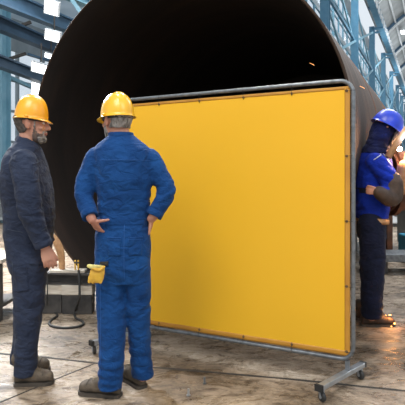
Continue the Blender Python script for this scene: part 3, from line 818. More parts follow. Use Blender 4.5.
bm = bmesh.new()
loft(bm, rings1(0), 40)
nl2 = nl[:3]+[nl[3]+V(0,0,.012)]; fl2 = fl_[:3]+[fl_[3]+V(0,0,.008)]
chain(bm, nl2, [.116,.090,.073,.069], 24, side=X, round_ends='start'); chain(bm, fl2, [.112,.088,.071,.067], 24, side=X, round_ends='start')
loft(bm, [(nl2[-1]+V(0,0,.06), X*.069, Y_*.069), (nl2[-1]+V(0,0,-.012), X*.072, Y_*.070)], 24); loft(bm, [(fl2[-1]+V(0,0,.06), X*.067, Y_*.067), (fl2[-1]+V(0,0,-.012), X*.070, Y_*.068)], 24)
chain(bm, an, [.088,.080,.072,.050], 20, round_ends='start'); chain(bm, af, [.088,.078,.070,.050], 20, round_ends='start')
for A in (an, af):
    d = (A[-1]-A[-2]).normalized(); x, y = frame_of(d); loft(bm, [(A[-1]-d*.03, x*.054, y*.054), (A[-1]+d*.02, x*.052, y*.052)], 20)
sp = [(an[2]+V(0,0,.0), .11, V(.2,0,1).normalized(), .05, .008), (J1(30,224), .16, Z, .055, .007), (nl[1], .14, V(.4,0,1).normalized(), .07, .008), (nl[3]+V(0,0,.06), .13, Z, .05, .010), (fl_[3]+V(0,0,.06), .12, Z, .05, .009),
      (an[0]-V(0,0,.06), .12, V(.9,0,.5).normalized(), .07, .007), (J1(30,270,HN), .13, V(.5,0,.8).normalized(), .06, .007), (an[3]-V(.02,0,-.05), .08, V(.3,0,1).normalized(), .035, .006)]
cov1, cb1 = fuse('coverall', bm, M['navy'], p1, B1, .008, 7, folds(sp, .006))
cov1['label'] = 'dark navy boiler suit'
collar(cov1, B1, J1(27,143.5), .070, .070, V(1,0,-.42).normalized(), Y_, V(.42,0,1).normalized(), .030, M['navy'])
# seams, cuffs, pocket, reflective snap at the knee
stitch('side_seam', cb1, J1(14,262,-.15), J1(13,366,-.15), M['navy_stitch'], cov1, B1)
stitch('waist_seam', cb1, J1(8,229,-.15), J1(25,232,-.15), M['navy_stitch'], cov1, B1)
stitch('waist_seam', cb1, J1(48,229,-.15), J1(52,226,-.15), M['navy_stitch'], cov1, B1)
patch('pocket', cb1, [J1(14,268,-.18), J1(28,264,-.18), J1(30,290,-.18), J1(17,292,-.18)], M['navy'], cov1, B1)
patch('hip_pocket', cb1, [J1(30,246,-.18), J1(41,252,-.18), J1(42,266,-.18), J1(31,264,-.18)], M['navy'], cov1, B1)
bm = bmesh.new(); hq = cb1.ray_cast(J1(12.3,299,-.12)-Y_, Y_)[0]
if hq is not None:
    ball(bm, hq, .009, .005, .011); o = obj('snap', bm, M['steel'], cov1, True, B1); o['label'] = 'small shiny snap by the knee'
for A in (an, af):
    d = (A[-1]-A[-2]).normalized(); x, y = frame_of(d); e = A[-1]+d*.018; bm = bmesh.new(); n = 30
    rows = [[bm.verts.new(e+d*q+x*r*math.cos(2*PI*i/n)+y*r*math.sin(2*PI*i/n)) for i in range(n)] for q, r in ((-.035,.0535),(-.033,.057),(.004,.056),(.006,.053),(.004,.044),(-.03,.044))]
    skin(bm, rows+[rows[0]]); obj('cuff', bm, M['navy'], cov1, True, B1)
hh = hard_hat(p1, B1, h1, 'helmet_o', 'glossy orange-yellow hard hat', .152, .026, -.05, (.92,.86,1.12))
shell('hair', body1, h1, lambda p: (.055 < p.z < .17 and p.y < .012 - max(0, (.10-p.z))*.8 and p.y > -.2 and (abs(p.x) > .0) and not (abs(p.x) > .066 and -.035 < p.y < .03 and .07 < p.z < .145)), .007, M['hair_dark'], p1, B1)
shell('stubble', body1, h1, lambda p: (-.02 < p.z < .090 and p.y > .018+max(0,(p.z-.05))*.2 and abs(p.x) < .08 and not (abs(p.x) < .022 and .048 < p.z < .064) and not (p.z > .074 and p.y > .045) and not (p.z > .060 and .052 < p.y and abs(p.x) > .034)), .0025, M['stubble'], p1, B1)
shell('beard', body1, h1, lambda p: (-.02 < p.z < .088 and p.y > .05 and (p.z < .042 or p.y > .078) and abs(p.x) < .08 and not (abs(p.x) < .022 and .048 < p.z < .064) and not (p.z > .078 and p.y > .04) and not (p.z > .070 and .045 < p.y and abs(p.x) > .036)), .006, M['beard'], p1, B1)
for sg in (-1,1): shell('sideburn', body1, h1, lambda p: (.085 < p.z < .15 and .028 < p.y < .044 and p.x*sg > .05), .005, M['hair'], p1, B1)
shell('lips', body1, h1, lambda p: (.048 < p.z < .066 and p.y > .085 and abs(p.x) < .024), .0015, M['lip'], p1, B1)
eyes(p1, B1, h1)
boot(p1, B1, hn, fw1, .240, 'brown suede work boot, the nearer one'); boot(p1, B1, hf, V(1,.05,0), .220, 'brown suede work boot, the farther one', hgt=.15)

# ---- man in the middle, blue coverall, back to the camera, hands on hips
Y2 = 3.09
def J2(px, py, d=0): return at(px, py, Y2+d)
B2 = V((122-CX)*Y2/F, Y2, 0); k2 = Y2/F
p2 = thing('person', B2, 'grey-haired man in bright blue coveralls seen from behind, hands on hips', 'person')
fw2 = V(-.66,.75,0).normalized()
h2 = head_matrix(at(116.5,140.0,Y2)+V(.008,0,0), fw2, -.02, 0, 1.04)
def rings2(g):
    T = [(134,111,133,.065),(139,105,138,.085),(145,97.5,147,.105),(151,92.5,152,.12),(162,92,154.5,.13),(178,95,153,.13),(195,97.5,150.5,.122),(210,98.5,149,.115),(222,97.5,149.5,.118),(236,95.5,150.5,.125),(252,95,151,.13),(268,95.5,150.5,.125),(282,98,148.5,.10)]
    return [(J2((a+b)/2, y), X*((b-a)/2*k2-g), Y_*(h-g), 2.25) for y, a, b, h in T]
ll = [J2(110,268,0), J2(111.5,312,-.02), J2(112,345,-.05), J2(110.5,386,-.07)]
rl = [J2(137,268,.0), J2(138.5,312,.02), J2(140,345,.05), J2(142.5,376,.07)]
al = [J2(96.5,158.5,0), J2(87.5,178,-.02), J2(84,197,-.06), J2(89.5,214,-.13)]
ar = [J2(149.5,158.5,.0), J2(159,175,.0), J2(166.5,192,-.02), J2(155.5,213,-.05)]
wl2 = J2(92.0,219.5,-.145); wr2 = J2(151.5,218.5,-.045)
bm = bmesh.new()
loft(bm, rings2(.016), 32)
chain(bm, [J2(120,140,.0), J2(119.5,131,.0), J2(119,120,.0)], [.064,.061,.06], 20)
add_head(bm, h2)
chain(bm, ll, [.080,.062,.046,.034], 18); chain(bm, rl, [.080,.062,.046,.034], 18)
chain(bm, al+[wl2], [.058,.048,.043,.030,.028], 16); chain(bm, ar+[wr2], [.058,.048,.043,.030,.028], 16)
add_hand(bm, wl2, V(.30,.50,-.70), V(.9,.1,.3), V(.6,-.75,.2), (.5,.5,.5,.55), .1, .86, tdir=V(1,.12,.16))
add_hand(bm, wr2, V(-.10,.65,-.70), V(-1,.0,.0), V(-.1,-.8,-.4), (.3,.3,.3,.35), .3, .85, tdir=V(-.15,.1,-1))
hl, hr = at(121.5,400,3.01), at(150,388.5,3.165); hl.z = hr.z = 0
dl = V(-1,.22,0).normalized(); dr_ = V(-.72,.95,0).normalized()
hl = hl+V(-.012,.03,0); hr = hr+V(-.045,-.01,0)
add_foot(bm, hl, dl, .22); add_foot(bm, hr, dr_, .22)
body2, bv2 = fuse('body', bm, M['skin'], p2, B2, .0045, 2)
bm = bmesh.new()
loft(bm, rings2(0), 40)
chain(bm, ll, [.094,.090,.080,.072], 24, side=X, round_ends='start'); chain(bm, rl, [.088,.074,.069,.066], 24, side=X, round_ends='start')
for L_, r_ in ((ll,.072), (rl,.066)):
    loft(bm, [(L_[-1]+V(0,0,.06), X*r_, Y_*r_), (L_[-1]+V(0,0,-.012), X*(r_+.002), Y_*r_)], 24)
chain(bm, al, [.072,.064,.058,.044], 20, round_ends='start'); chain(bm, ar, [.070,.062,.057,.044], 20, round_ends='start')
for A in (al, ar):
    d = (A[-1]-A[-2]).normalized(); x, y = frame_of(d); loft(bm, [(A[-1]-d*.03, x*.048, y*.048), (A[-1]+d*.02, x*.045, y*.045)], 20)
sp = [(al[2], .10, V(.2,0,1).normalized(), .045, .009), (ar[2], .10, V(-.3,0,1).normalized(), .045, .009), (J2(104,172,-.1), .11, V(.8,0,.6).normalized(), .06, .006), (J2(145,172,-.1), .11, V(-.8,0,.6).normalized(), .06, .006),
      (J2(124,212), .2, Z, .06, .006), (ll[1], .14, V(.4,0,1).normalized(), .075, .008), (rl[1], .14, V(-.4,0,1).normalized(), .075, .008), (ll[3]+V(0,0,.05), .13, Z, .05, .011), (rl[3]+V(0,0,.05), .13, Z, .05, .011),
      (J2(124,285,-.08), .14, V(.6,0,.8).normalized(), .06, .008)]
cov2, cb2 = fuse('coverall', bm, M['blue'], p2, B2, .008, 6, folds(sp, .006))
cov2['label'] = 'bright blue boiler suit'
collar(cov2, B2, J2(121,137.5), .070, .068, X, Y_, (Z-Y_*.06).normalized(), .030, M['blue'])
patch('waistband', cb2, [J2(96,219,-.13), J2(150,219,-.13), J2(150,225,-.13), J2(96,225,-.13)], M['blue'], cov2, B2, off=.003, n=20)
patch('back_pocket', cb2, [J2(107,238,-.13), J2(121,238,-.13), J2(120.5,256,-.13), J2(108,256,-.13)], M['blue'], cov2, B2)
patch('back_pocket', cb2, [J2(128,238,-.13), J2(142,238,-.13), J2(141,256,-.13), J2(128.5,256,-.13)], M['blue'], cov2, B2)
for a_, b_ in (((107,237.5),(121,237.5)), ((128,237.5),(142,237.5)), ((107,240),(121,240)), ((128,240),(142,240))):
    stitch('stitching', cb2, J2(*a_,-.13), J2(*b_,-.13), M['blue_stitch'], cov2, B2, off=.007, r=.0016)
stitch('back_seam', cb2, J2(124,225,-.13), J2(124,281,-.13), M['blue_stitch'], cov2, B2)
stitch('yoke_seam', cb2, J2(98,160,-.13), J2(149,160,-.13), M['blue_stitch'], cov2, B2)
stitch('side_seam', cb2, J2(98.5,262,-.13), J2(100,380,-.13), M['blue_stitch'], cov2, B2)
stitch('side_seam', cb2, J2(148,262,-.13), J2(150,372,-.13), M['blue_stitch'], cov2, B2)
patch('leg_pocket', cb2, [J2(99,283,-.13), J2(107,283,-.13), J2(107,292,-.13), J2(100,292,-.13)], M['blue'], cov2, B2)
for A in (al, ar):
    d = (A[-1]-A[-2]).normalized(); x, y = frame_of(d); e = A[-1]+d*.018; bm = bmesh.new(); n = 30
    rows = [[bm.verts.new(e+d*q+x*r*math.cos(2*PI*i/n)+y*r*math.sin(2*PI*i/n)) for i in range(n)] for q, r in ((-.035,.047),(-.033,.050),(.004,.049),(.006,.046),(.004,.038),(-.03,.038))]
    skin(bm, rows+[rows[0]]); obj('cuff', bm, M['blue'], cov2, True, B2)
hard_hat(p2, B2, h2, 'helmet', 'glossy yellow hard hat', .136, .024, -.03, (.93,.95,1.08))
shell('hair', body2, h2, lambda p: (.066 < p.z < .17 and p.y < .012 - max(0, (.10-p.z))*.6 and not (abs(p.x) > .064 and -.034 < p.y < .03 and .07 < p.z < .145)), .008, M['hair'], p2, B2)
shell('beard', body2, h2, lambda p: (-.02 < p.z < .088 and p.y > .015+max(0,(p.z-.05))*.4 and abs(p.x) < .08 and not (abs(p.x) < .022 and .048 < p.z < .064) and not (p.z > .078 and p.y > .05)), .006, M['beard'], p2, B2)
shell('lips', body2, h2, lambda p: (.048 < p.z < .066 and p.y > .085 and abs(p.x) < .024), .0015, M['lip'], p2, B2)
eyes(p2, B2, h2)
boot(p2, B2, hl, dl, .265, 'brown suede work boot, the left one'); boot(p2, B2, hr, dr_, .275, 'brown suede work boot, the right one')

# glove hanging out of the blue man's left hip pocket
gb = J2(97,268,-.17); gl = thing('work_glove', gb, 'yellow leather work glove hanging from the hip of the blue coveralls', 'glove')
bm = bmesh.new()
loft(bm, [(J2(100.5,265.5,-.145), X*.022, Y_*.012), (J2(97.8,269,-.165), X*.042, Y_*.016), (J2(97,274,-.17), X*.045, Y_*.016), (J2(96,279,-.165), X*.046, Y_*.014), (J2(95,282.5,-.16), X*.042, Y_*.011)], 20)
for i, dx in enumerate((-5.6,-2,1.8,5.2)): chain(bm, [J2(96+dx,277,-.165), J2(95.2+dx*1.02,281.5+.4*(i%2),-.162)], [.013,.0115], 10)
fuse('glove_palm', bm, M['glove'], gl, gb, .004, 3)
bm = bmesh.new()
chain(bm, [J2(101,267,-.165), J2(95,267.3,-.185), J2(88.5,266,-.175)], [.013,.016,.012], 12, flat=.6)
fuse('glove_cuff', bm, M['glove_in'], gl, gb, .004, 2)
bm = bmesh.new(); chain(bm, [J2(93.5,268.5,-.186), J2(99,270,-.192), J2(104,267,-.178)], [.009,.010,.008], 10); obj('glove_thumb', bm, M['glove'], gl, True, gb)
# folded black strap the glove is tucked under
patch('glove_loop', cb2, [J2(99,262.5,-.13), J2(108,261.5,-.13), J2(108,265.5,-.13), J2(99,267,-.13)], M['band'], cov2, B2, off=.01)

# ---- welder behind the screen at right
Y3 = 4.50
def J3(px, py, d=0): return at(px, py, Y3+d)
B3 = V((373-CX)*Y3/F, Y3, 0); k3 = Y3/F
p3 = thing('person', B3, 'welder in bright blue jacket, dark hood and blue helmet working behind the yellow screen', 'person')
fw3 = V(.93,-.05,0).normalized()
h3 = head_matrix(at(378.0,142.5,Y3), fw3, -.48, 0, 1.08)
def rings3(g):
    T = [(149,365,385,.09),(153,359.5,388,.14),(161,356,390,.18),(172,355.5,391,.19),(184,355.5,390,.18),(196,356,388.5,.17),(208,356.5,387,.175),(218,357,386,.18)]
    return [(J3((a+b)/2, y), X*((b-a)/2*k3-g), Y_*(h-g), 2.2) for y, a, b, h in T]
n3 = [J3(372,222,-.09), J3(372.5,262,-.10), J3(372,290,-.09), J3(371.5,316,-.05)]
f3 = [J3(372,222,.09), J3(374,262,.12), J3(373,290,.15), J3(371,312,.17)]
a3 = [J3(375,162,-.16), J3(386,175,-.21), J3(391.5,194,-.22), J3(381,192.5,-.29)]
w3 = J3(378.5,191.5,-.31)
b3 = [J3(380,163,.17), J3(391,178,.20), J3(400,186,.12), J3(404,168,.02)]
wb3 = J3(405,163,.0)
bm = bmesh.new(); loft(bm, rings3(.02)+[(J3(372,230), X*.11, Y_*.15, 2.2)], 30)
chain(bm, [J3(376,152), J3(381,142), J3(384,135)], [.066,.062,.06], 18); add_head(bm, h3)
chain(bm, n3, [.085,.062,.05,.045], 18); chain(bm, f3, [.085,.062,.05,.045], 18)
chain(bm, a3+[w3], [.058,.048,.043,.030,.028], 16); chain(bm, b3+[wb3], [.058,.048,.043,.030,.028], 16)
add_hand(bm, w3, V(-.8,.25,.1), V(0,.9,-.3), V(.2,-.1,1), (1.2,1.2,1.2,1.2), .9, .85, tdir=V(-.7,.1,.35))
add_hand(bm, wb3, V(.1,-.2,1), V(1,0,0), V(-.3,-1,0), (1.1,1.1,1.1,1.1), .6, .95)
h3n = V(J3(361,300).x, 4.50, 0); h3f = V(J3(361,300).x, 4.70, 0)
add_foot(bm, h3n, X); add_foot(bm, h3f, X)
body3, bv3 = fuse('body', bm, M['skin'], p3, B3, .006, 2)
bm = bmesh.new()
loft(bm, [(J3(371,214), X*.115, Y_*.165, 2.2), (J3(371.5,226), X*.120, Y_*.175, 2.2), (J3(372,238), X*.118, Y_*.17, 2.2)], 30)
chain(bm, n3, [.118,.110,.098,.090], 24, side=X, round_ends='start'); chain(bm, f3, [.112,.100,.09,.085], 24, side=X, round_ends='start')
sp = [(n3[1], .2, V(.3,0,1).normalized(), .08, .010), (n3[3]+V(0,0,.08), .15, Z, .05, .010)]
tr3, tb3 = fuse('trousers', bm, M['wpants'], p3, B3, .009, 6, folds(sp, .007)); tr3['label'] = 'very dark navy work trousers'
bm = bmesh.new(); loft(bm, rings3(-.004), 36)
chain(bm, a3, [.084,.078,.074,.055], 20); chain(bm, b3, [.084,.076,.070,.055], 20)
sp = [(a3[1], .12, V(.5,0,.8).normalized(), .055, .010), (J3(370,200,-.1), .2, Z, .06, .010), (J3(366,170,-.1), .14, V(.5,0,.8).normalized(), .06, .008)]
jk3, jb3 = fuse('jacket', bm, M['wblue'], p3, B3, .009, 5, folds(sp, .007)); jk3['label'] = 'bright blue work jacket'
bm = bmesh.new(); n = 40; c = J3(372,218.5)
rows = [[bm.verts.new(J3(372.3,yy)+X*rx*math.cos(2*PI*i/n)+Y_*ry*math.sin(2*PI*i/n)+V(0,0,-.012*math.cos(2*PI*i/n+.5))) for i in range(n)] for yy, rx, ry in ((216.5,.132,.195),(219.5,.137,.199),(222,.134,.196),(219.5,.125,.187))]
skin(bm, rows+[rows[0]]); o = obj('jacket_hem', bm, M['leather'], jk3, True, B3); o['label'] = 'light piping along the jacket hem'
patch('belt', jb3, [J3(355,187.5,-.18), J3(374,188.5,-.18), J3(374,193.5,-.18), J3(355,193,-.18)], M['wpants'], p3, B3, off=.008)
stitch('shoulder_piping', jb3, J3(372,160,-.19), J3(384,152,-.19), M['steel'], jk3, B3, r=.004, off=.004)
stitch('sleeve_piping', jb3, J3(384,152,-.19), J3(391,166,-.19), M['steel'], jk3, B3, r=.004, off=.004)
# leather gauntlet on the bent forearm and the raised one
bm = bmesh.new(); chain(bm, [J3(392,181,-.215), J3(391.5,196,-.225), J3(384.5,195.5,-.275), J3(379.5,192.5,-.30)], [.086,.090,.070,.056], 18); o, _ = fuse('leather_sleeve', bm, M['dleather'], jk3, B3, .008, 4, folds([], .006)); o['label'] = 'dark leather sleeve guard on the bent arm'
bm = bmesh.new(); chain(bm, [b3[2]+V(0,-.01,-.01), J3(402.5,177,.06), J3(404.5,166,.01)], [.078,.068,.058], 18); o, _ = fuse('gauntlet', bm, M['leather'], jk3, B3, .008, 4, folds([], .006)); o['label'] = 'tan leather gauntlet on the far arm'
# hood: cloth shell around head and neck, open at the face
bm = bmesh.new(); R3 = h3.to_3x3()
loft(bm, [(J3(374,153.5), X*.135, Y_*.17, 2.2), (J3(375.5,149.5), X*.130, Y_*.15, 2.2), (J3(377.5,144), X*.108, Y_*.12, 2.2), (J3(380,137), X*.10, Y_*.112, 2.2), (J3(380.5,130), X*.09, Y_*.098, 2.2)], 30)
ball(bm, h3 @ V(0,-.002,.105), .100, .116, .112, R3.normalized(), 20)
hd3, hb3 = fuse('hood', bm, M['hood'], p3, B3, .008, 4, folds([(J3(374,146,-.1), .12, V(.2,0,1).normalized(), .045, .012)], .010)); hd3['label'] = 'dark blue cloth hood over head and neck'
# visor in front of the face
bm = bmesh.new(); n = 16; rows = []
for z in (.0, .05, .10, .145):
    rows.append([bm.verts.new(h3 @ V(.098*math.sin((i/n-.5)*2.5), .035+.098*math.cos((i/n-.5)*2.5), z)) for i in range(n+1)])
for r0, r1 in zip(rows, rows[1:]):
    for i in range(n): bm.faces.new((r0[i], r0[i+1], r1[i+1], r1[i]))
o = obj('visor', bm, M['band'], p3, True, B3); o['label'] = 'black face visor'; sm = o.modifiers.new('t', 'SOLIDIFY'); sm.thickness = .004
hard_hat(p3, B3, h3, 'helmet_b', 'bright blue safety helmet', .150, .012, -.02, (1.10,1.04,1.05), band=False)
boot(p3, B3, h3n, X, .30, 'dark boot nearest the screen', m='dleather', hgt=.14); boot(p3, B3, h3f, X, .28, 'dark boot farther from the screen', m='dleather', hgt=.14)
# torch held in the raised hand
tbp = wb3+V(.02,-.03,.07)
t = thing('welding_torch', tbp, 'black welding torch in the raised gauntlet at the right edge', 'torch')
bm = bmesh.new(); chain(bm, [tbp+V(.0,0,-.16), tbp+V(.01,0,-.06), tbp+V(.02,0,.02)], [.014,.016,.014], 12); obj('handle', bm, M['band'], t, True, tbp)
bm = bmesh.new(); chain(bm, [tbp+V(.02,0,.02), tbp+V(.03,.01,.07), tbp+V(.06,.02,.10)], [.011,.010,.009], 12); obj('nozzle', bm, M['steel'], t, True, tbp)
# piece being welded: rusty pipe section coming in from the right on a trestle
wp = V(J3(394,180).x+.14, 5.03, 0); r_ = .30; zc = 1.30
rt = thing('rusty_pipe_section', wp, 'short rusty pipe section lit orange, beside the welder at the right edge', 'pipe')
bm = bmesh.new(); n = 48
rows = [[bm.verts.new(wp+V(x, rr*math.cos(2*PI*i/n), zc+rr*math.sin(2*PI*i/n))) for i in range(n)] for x, rr in ((0,r_),(1.3,r_),(1.3,r_-.02),(0,r_-.02))]
skin(bm, rows+[rows[0]]); o = auto(obj('pipe_wall', bm, M['rust'], rt, True, wp))
bm = bmesh.new(); rows = [[bm.verts.new(wp+V(x, rr*math.cos(2*PI*i/n), zc+rr*math.sin(2*PI*i/n))) for i in range(n)] for x, rr in ((.02,r_),(.02,r_+.05),(.06,r_+.05),(.06,r_))]
skin(bm, rows+[rows[0]]); auto(obj('flange', bm, M['rust'], rt, True, wp))
tb = wp+V(.75,0,0); tt = thing('trestle', tb, 'dark steel trestle carrying the rusty pipe section', 'trestle')
bm = bmesh.new(); box(bm, tb+V(0,0,zc-r_-.03), .12, .7, .06); obj('crossbar', bm, M['darkiron'], tt, base=tb)
for sx in (-1,1):
    for sy in (-1,1):
        bm = bmesh.new(); beam_box(bm, tb+V(sx*.04,sy*.28,zc-r_-.06), tb+V(sx*.28,sy*.4,.0), .05, .05); obj('leg', bm, M['darkiron'], tt, base=tb)
arc = at(399.5,149,4.50)
bm = bmesh.new(); ball(bm, V(0,0,0), .022, seg=12); o = obj('welding_arc', bm, M['arc'], smooth=True); o.location = arc
tag(o, 'glaring white welding arc in front of the blue helmeted welder', 'welding arc')
# leather tube for the welder's raised forearm guard, bright from the arc
sh0, sh1 = at(388,157,4.30), at(407,128,4.30)
bm = bmesh.new(); c = (sh0+sh1)/2; cyl(bm, sh0-c, sh1-c, .030, .026)
o = obj('steel_tube', bm, M['leather'], smooth=True); o.location = c
tag(o, 'pale slanted forearm guard lit by the arc just right of the welder', 'tube')
# embers
def embers(name, c, n, r, lab, grp):
    for i in range(n):
        p = c+V(random.gauss(0,r[0]), random.gauss(0,r[1]), abs(random.gauss(0,r[2])))
        bm = bmesh.new(); d = V(random.gauss(0,1), random.gauss(0,1), random.gauss(0,.6)).normalized()
        s_ = random.uniform(.0035,.007); chain(bm, [V(0,0,0), d*s_*2.5], [s_, s_*.6], 6); o = obj(name, bm, M['spark'], smooth=True); o.location = p+V(0,0,s_+.003)
        tag(o, lab, 'spark', grp)
embers('spark', V(J3(386,319).x, 4.55, 0), 26, (.05,.06,.035), 'glowing orange spark landing around the welder boots', 'sparks at the welder boots')
for px, py, Y, lb in ((312,64,4.3,'lone faint orange spark flying in front of the dark pipe mouth'), (362,87,4.05,'orange spark flying just above the top right corner of the screen frame')):
    bm = bmesh.new(); chain(bm, [V(-.02,0,.008), V(.0,0,0), V(.02,0,-.012)], [.0008,.0016,.0012], 8); o = obj('spark', bm, M['ember2'], smooth=True); o.location = at(px, py, Y); tag(o, lb, 'spark')

# ------------------------------------------------------------------ clutter
def single(name, bm, m, base, label, cat, group=None, smooth=False):
    o = obj(name, bm, m, None, smooth, base); return tag(o, label, cat, group)
# I-beam on timber blocks in front of the pipe's lower left
YB = 4.98
b0, b1 = at(30,277,YB), at(108,279,YB-.06); zb = b0.z; b1.z = b0.z
bb = V(b0.x, b0.y, b0.z-.055); bm = bmesh.new(); ibeam(bm, b0, b1, .16, .11, .016); single('steel_beam', bm, M['darkiron'], (b0+b1)/2, 'dark steel beam lying on pale timber blocks left of the blue man', 'beam')
c0 = b0.lerp(b1,.40); zt = zb-.055
for k, f in enumerate((.17,.55)):
    q = b0.lerp(b1, f); bm = bmesh.new(); box(bm, V(q.x+.06,q.y,zt-.05), .30, .16, .10, bev=.006)
    single('timber_block', bm, M['wood'], V(q.x+.06,q.y,zt-.05), 'pale timber block under the dark steel beam, %s' % ('nearer the man in navy' if k == 0 else 'nearer the yellow glove'), 'block')
    bm = bmesh.new(); h_ = zt-.102; box(bm, V(q.x+.06,q.y,h_/2), .29, .15, h_, bev=.006)
    single('steel_block', bm, M['darkiron'], V(q.x+.06,q.y,0), 'dark steel block on the floor under a timber block, %s' % ('nearer the man in navy' if k == 0 else 'nearer the yellow glove'), 'block')
# flat plank on top and yellow pegs
q = b0.lerp(b1,.5); bm = bmesh.new(); box(bm, V(q.x,q.y,zb+.055+.014), .34, .12, .026, bev=.003); single('plank', bm, M['wood'], V(q.x,q.y,zb+.055), 'short grey plank lying on top of the dark steel beam', 'plank')
pg = V(at(78,270,YB-.02).x, YB-.075, zb+.056); t = thing('yellow_clamp', pg, 'small yellow screw clamp standing on the dark steel beam', 'clamp')
for dx in (-.014,.016):
    bm = bmesh.new(); cyl(bm, pg+V(dx,0,0), pg+V(dx,0,.125), .008, n=10); obj('jaw', bm, M['glove'], t, True, pg)
bm = bmesh.new(); box(bm, pg+V(0,0,.10), .05, .02, .014); obj('bridge', bm, M['darkiron'], t, base=pg)
# canvas sling hanging by the pipe's lower left rim
bs = at(60,262,4.96); bs.z = zb+.056; tpt = at(52,237,5.0)
bm = bmesh.new(); P = [at(53,237,5.0), at(57,243,4.97), at(60,250,4.96), at(61.5,258,4.96), bs+V(.02,0,.02), bs+V(.03,-.02,.02)]
for i, w in enumerate((.0,)):
    chain(bm, P, [.032,.040,.042,.036,.03,.026], 12, flat=.35, side=Y_)
single('canvas_sling', bm, M['leather'], bs, 'tan canvas sling hanging beside the pipe rim, behind the hand of the man in navy', 'sling', smooth=True)
# cable: drops from the clamp, loops on the floor
def G(px, py, z=.008): p = gr(px, py); p.z = z; return p
P = [at(78.6,270,YB-.12), at(79.5,285,YB-.16), at(79,300,YB-.2), G(74.5,314,.012), G(76,319), G(82,322), G(83,325.5), G(76,328), G(64,329), G(53,327.5), G(49,324.5), G(52,320.5), G(57,317), G(56,314), G(51,311.5), G(46,311.5), G(40,314)]
D = []
for i in range(len(P)-1):
    p0 = P[max(i-1,0)]; p1_ = P[i]; p2_ = P[i+1]; p3_ = P[min(i+2,len(P)-1)]
    for j in range(8):
        t_ = j/8; D.append(.5*((2*p1_)+(p2_-p0)*t_+(2*p0-5*p1_+4*p2_-p3_)*t_*t_+(-p0+3*p1_-3*p2_+p3_)*t_**3))
D.append(P[-1])
for d in D: d.z = max(d.z, .009)
bm = bmesh.new(); tube_path(bm, D, .0115, 10); single('hose', bm, M['rubber'], G(66,328,0), 'dark rubber hose looping on the floor between the two standing men', 'hose', smooth=True)
P = [at(47,273,YB-.12), at(47.5,290,YB-.14), at(47,303,YB-.16), G(47,309.5,.01)]
bm = bmesh.new(); tube_path(bm, P, .006, 8); single('cable', bm, M['rubber'], G(46,311,0), 'thin dark cable hanging from the steel beam beside the leg of the man in navy', 'cable', smooth=True)
# workbench far left, behind the man in navy
wb = gr(-14,322); wb = V(at(-32,200,4.9).x, 4.9, 0); t = thing('workbench', wb, 'low dark workbench with a pale top at the left edge, behind the man in navy', 'workbench')
bm = bmesh.new(); box(bm, wb+V(0,0,.56), 0.9, .6, .035, bev=.004); obj('worktop', bm, M['wood'], t, base=wb)
for sx in (-1,1):
    for sy in (-1,1):
        bm = bmesh.new(); box(bm, wb+V(sx*.40,sy*.25,.27), .06, .06, .54); obj('leg', bm, M['darkiron'], t, base=wb)
bm = bmesh.new(); box(bm, wb+V(0,0,.12), .82, .54, .03); obj('shelf', bm, M['darkiron'], t, base=wb)
for k, (dx, s_, m_) in enumerate(((-.28,.12,'darkiron'), (.0,.12,'machine'), (.24,.12,'darkiron'))):
    c = wb+V(dx,-.05,.135); bm = bmesh.new(); box(bm, c+V(0,0,s_*.6), s_*1.5, s_*1.6, s_*1.2, bev=.01)
    bmesh.ops.translate(bm, verts=bm.verts, vec=V(0,0,0)); r = thing('toolbox', c, ('black toolbox on the bench shelf, leftmost', 'grey toolbox in the middle of the bench shelf', 'black toolbox on the bench shelf, nearest the man in navy')[k], 'toolbox')
    obj('case', bm, M[m_], r, base=c); bm = bmesh.new(); tube_path(bm, [c+V(-.05,0,s_*1.2), c+V(-.04,0,s_*1.2+.03), c+V(.04,0,s_*1.2+.03), c+V(.05,0,s_*1.2)], .006, 8); obj('handle', bm, M['steel'], r, True, c)
# long dark machine bed far behind on the left
c = at(60,295,7.2); c.z = 0
# two little studs standing in the floor
for px, py, lb in ((188.5,396,'small pale metal stud sticking up from the floor, the nearer one'), (204.5,384,'small pale metal stud sticking up from the floor, the farther one near the joint')):
    g = gr(px, py); bm = bmesh.new(); cyl(bm, g, g+V(0,0,.045), .0065, n=12); cyl(bm, g+V(0,0,.003), g+V(0,0,.009), .013, n=6); single('stud', bm, M['steel'] if py > 390 else M['galv'], g, lb, 'stud')
# background machines right of the welder
def machine(name, base, w, d, h, m, label, cat, extra=None):
    t = thing(name, base, label, cat)
    bm = bmesh.new(); box(bm, base+V(0,0,h/2+.05), w, d, h-.1, bev=.03); obj('cabinet', bm, M[m], t, base=base)
    for sx in (-1,1):
        for sy in (-1,1):
            bm = bmesh.new(); box(bm, base+V(sx*w*.4,sy*d*.4,.03), .08, .08, .06); obj('foot', bm, M['darkiron'], t, base=base)
    bm = bmesh.new(); box(bm, base+V(0,-d/2-.005,h*.72), w*.7, .02, h*.22); obj('control_panel', bm, M['darkiron'], t, base=base)
    bm = bmesh.new(); box(bm, base+V(0,-d/2-.005,h*.3), w*.7, .02, h*.3); obj('vent_grille', bm, M['galv'], t, base=base)
    return t
gm = gr(412,250); machine('welding_power_source', V(4.2,9.3,0), .95, .6, 1.05, 'machine', 'grey enamelled power cabinet behind the welder at the right edge', 'cabinet')
g2 = V(at(400,240,7.9).x+.36, 7.9, 0); machine('control_box', g2, .62, .45, .44, 'cyan', 'low cyan machine cabinet at the right edge behind the welder', 'cabinet')
g3 = V(at(400,240,7.2).x+.05, 7.15, 0)
bm = bmesh.new(); box(bm, g3+V(0,0,.22), 1.1, .5, .10, bev=.004); o = single('steel_slab', bm, M['galv'], g3, 'pale steel slab on dark blocks, right of the welder trousers', 'slab')
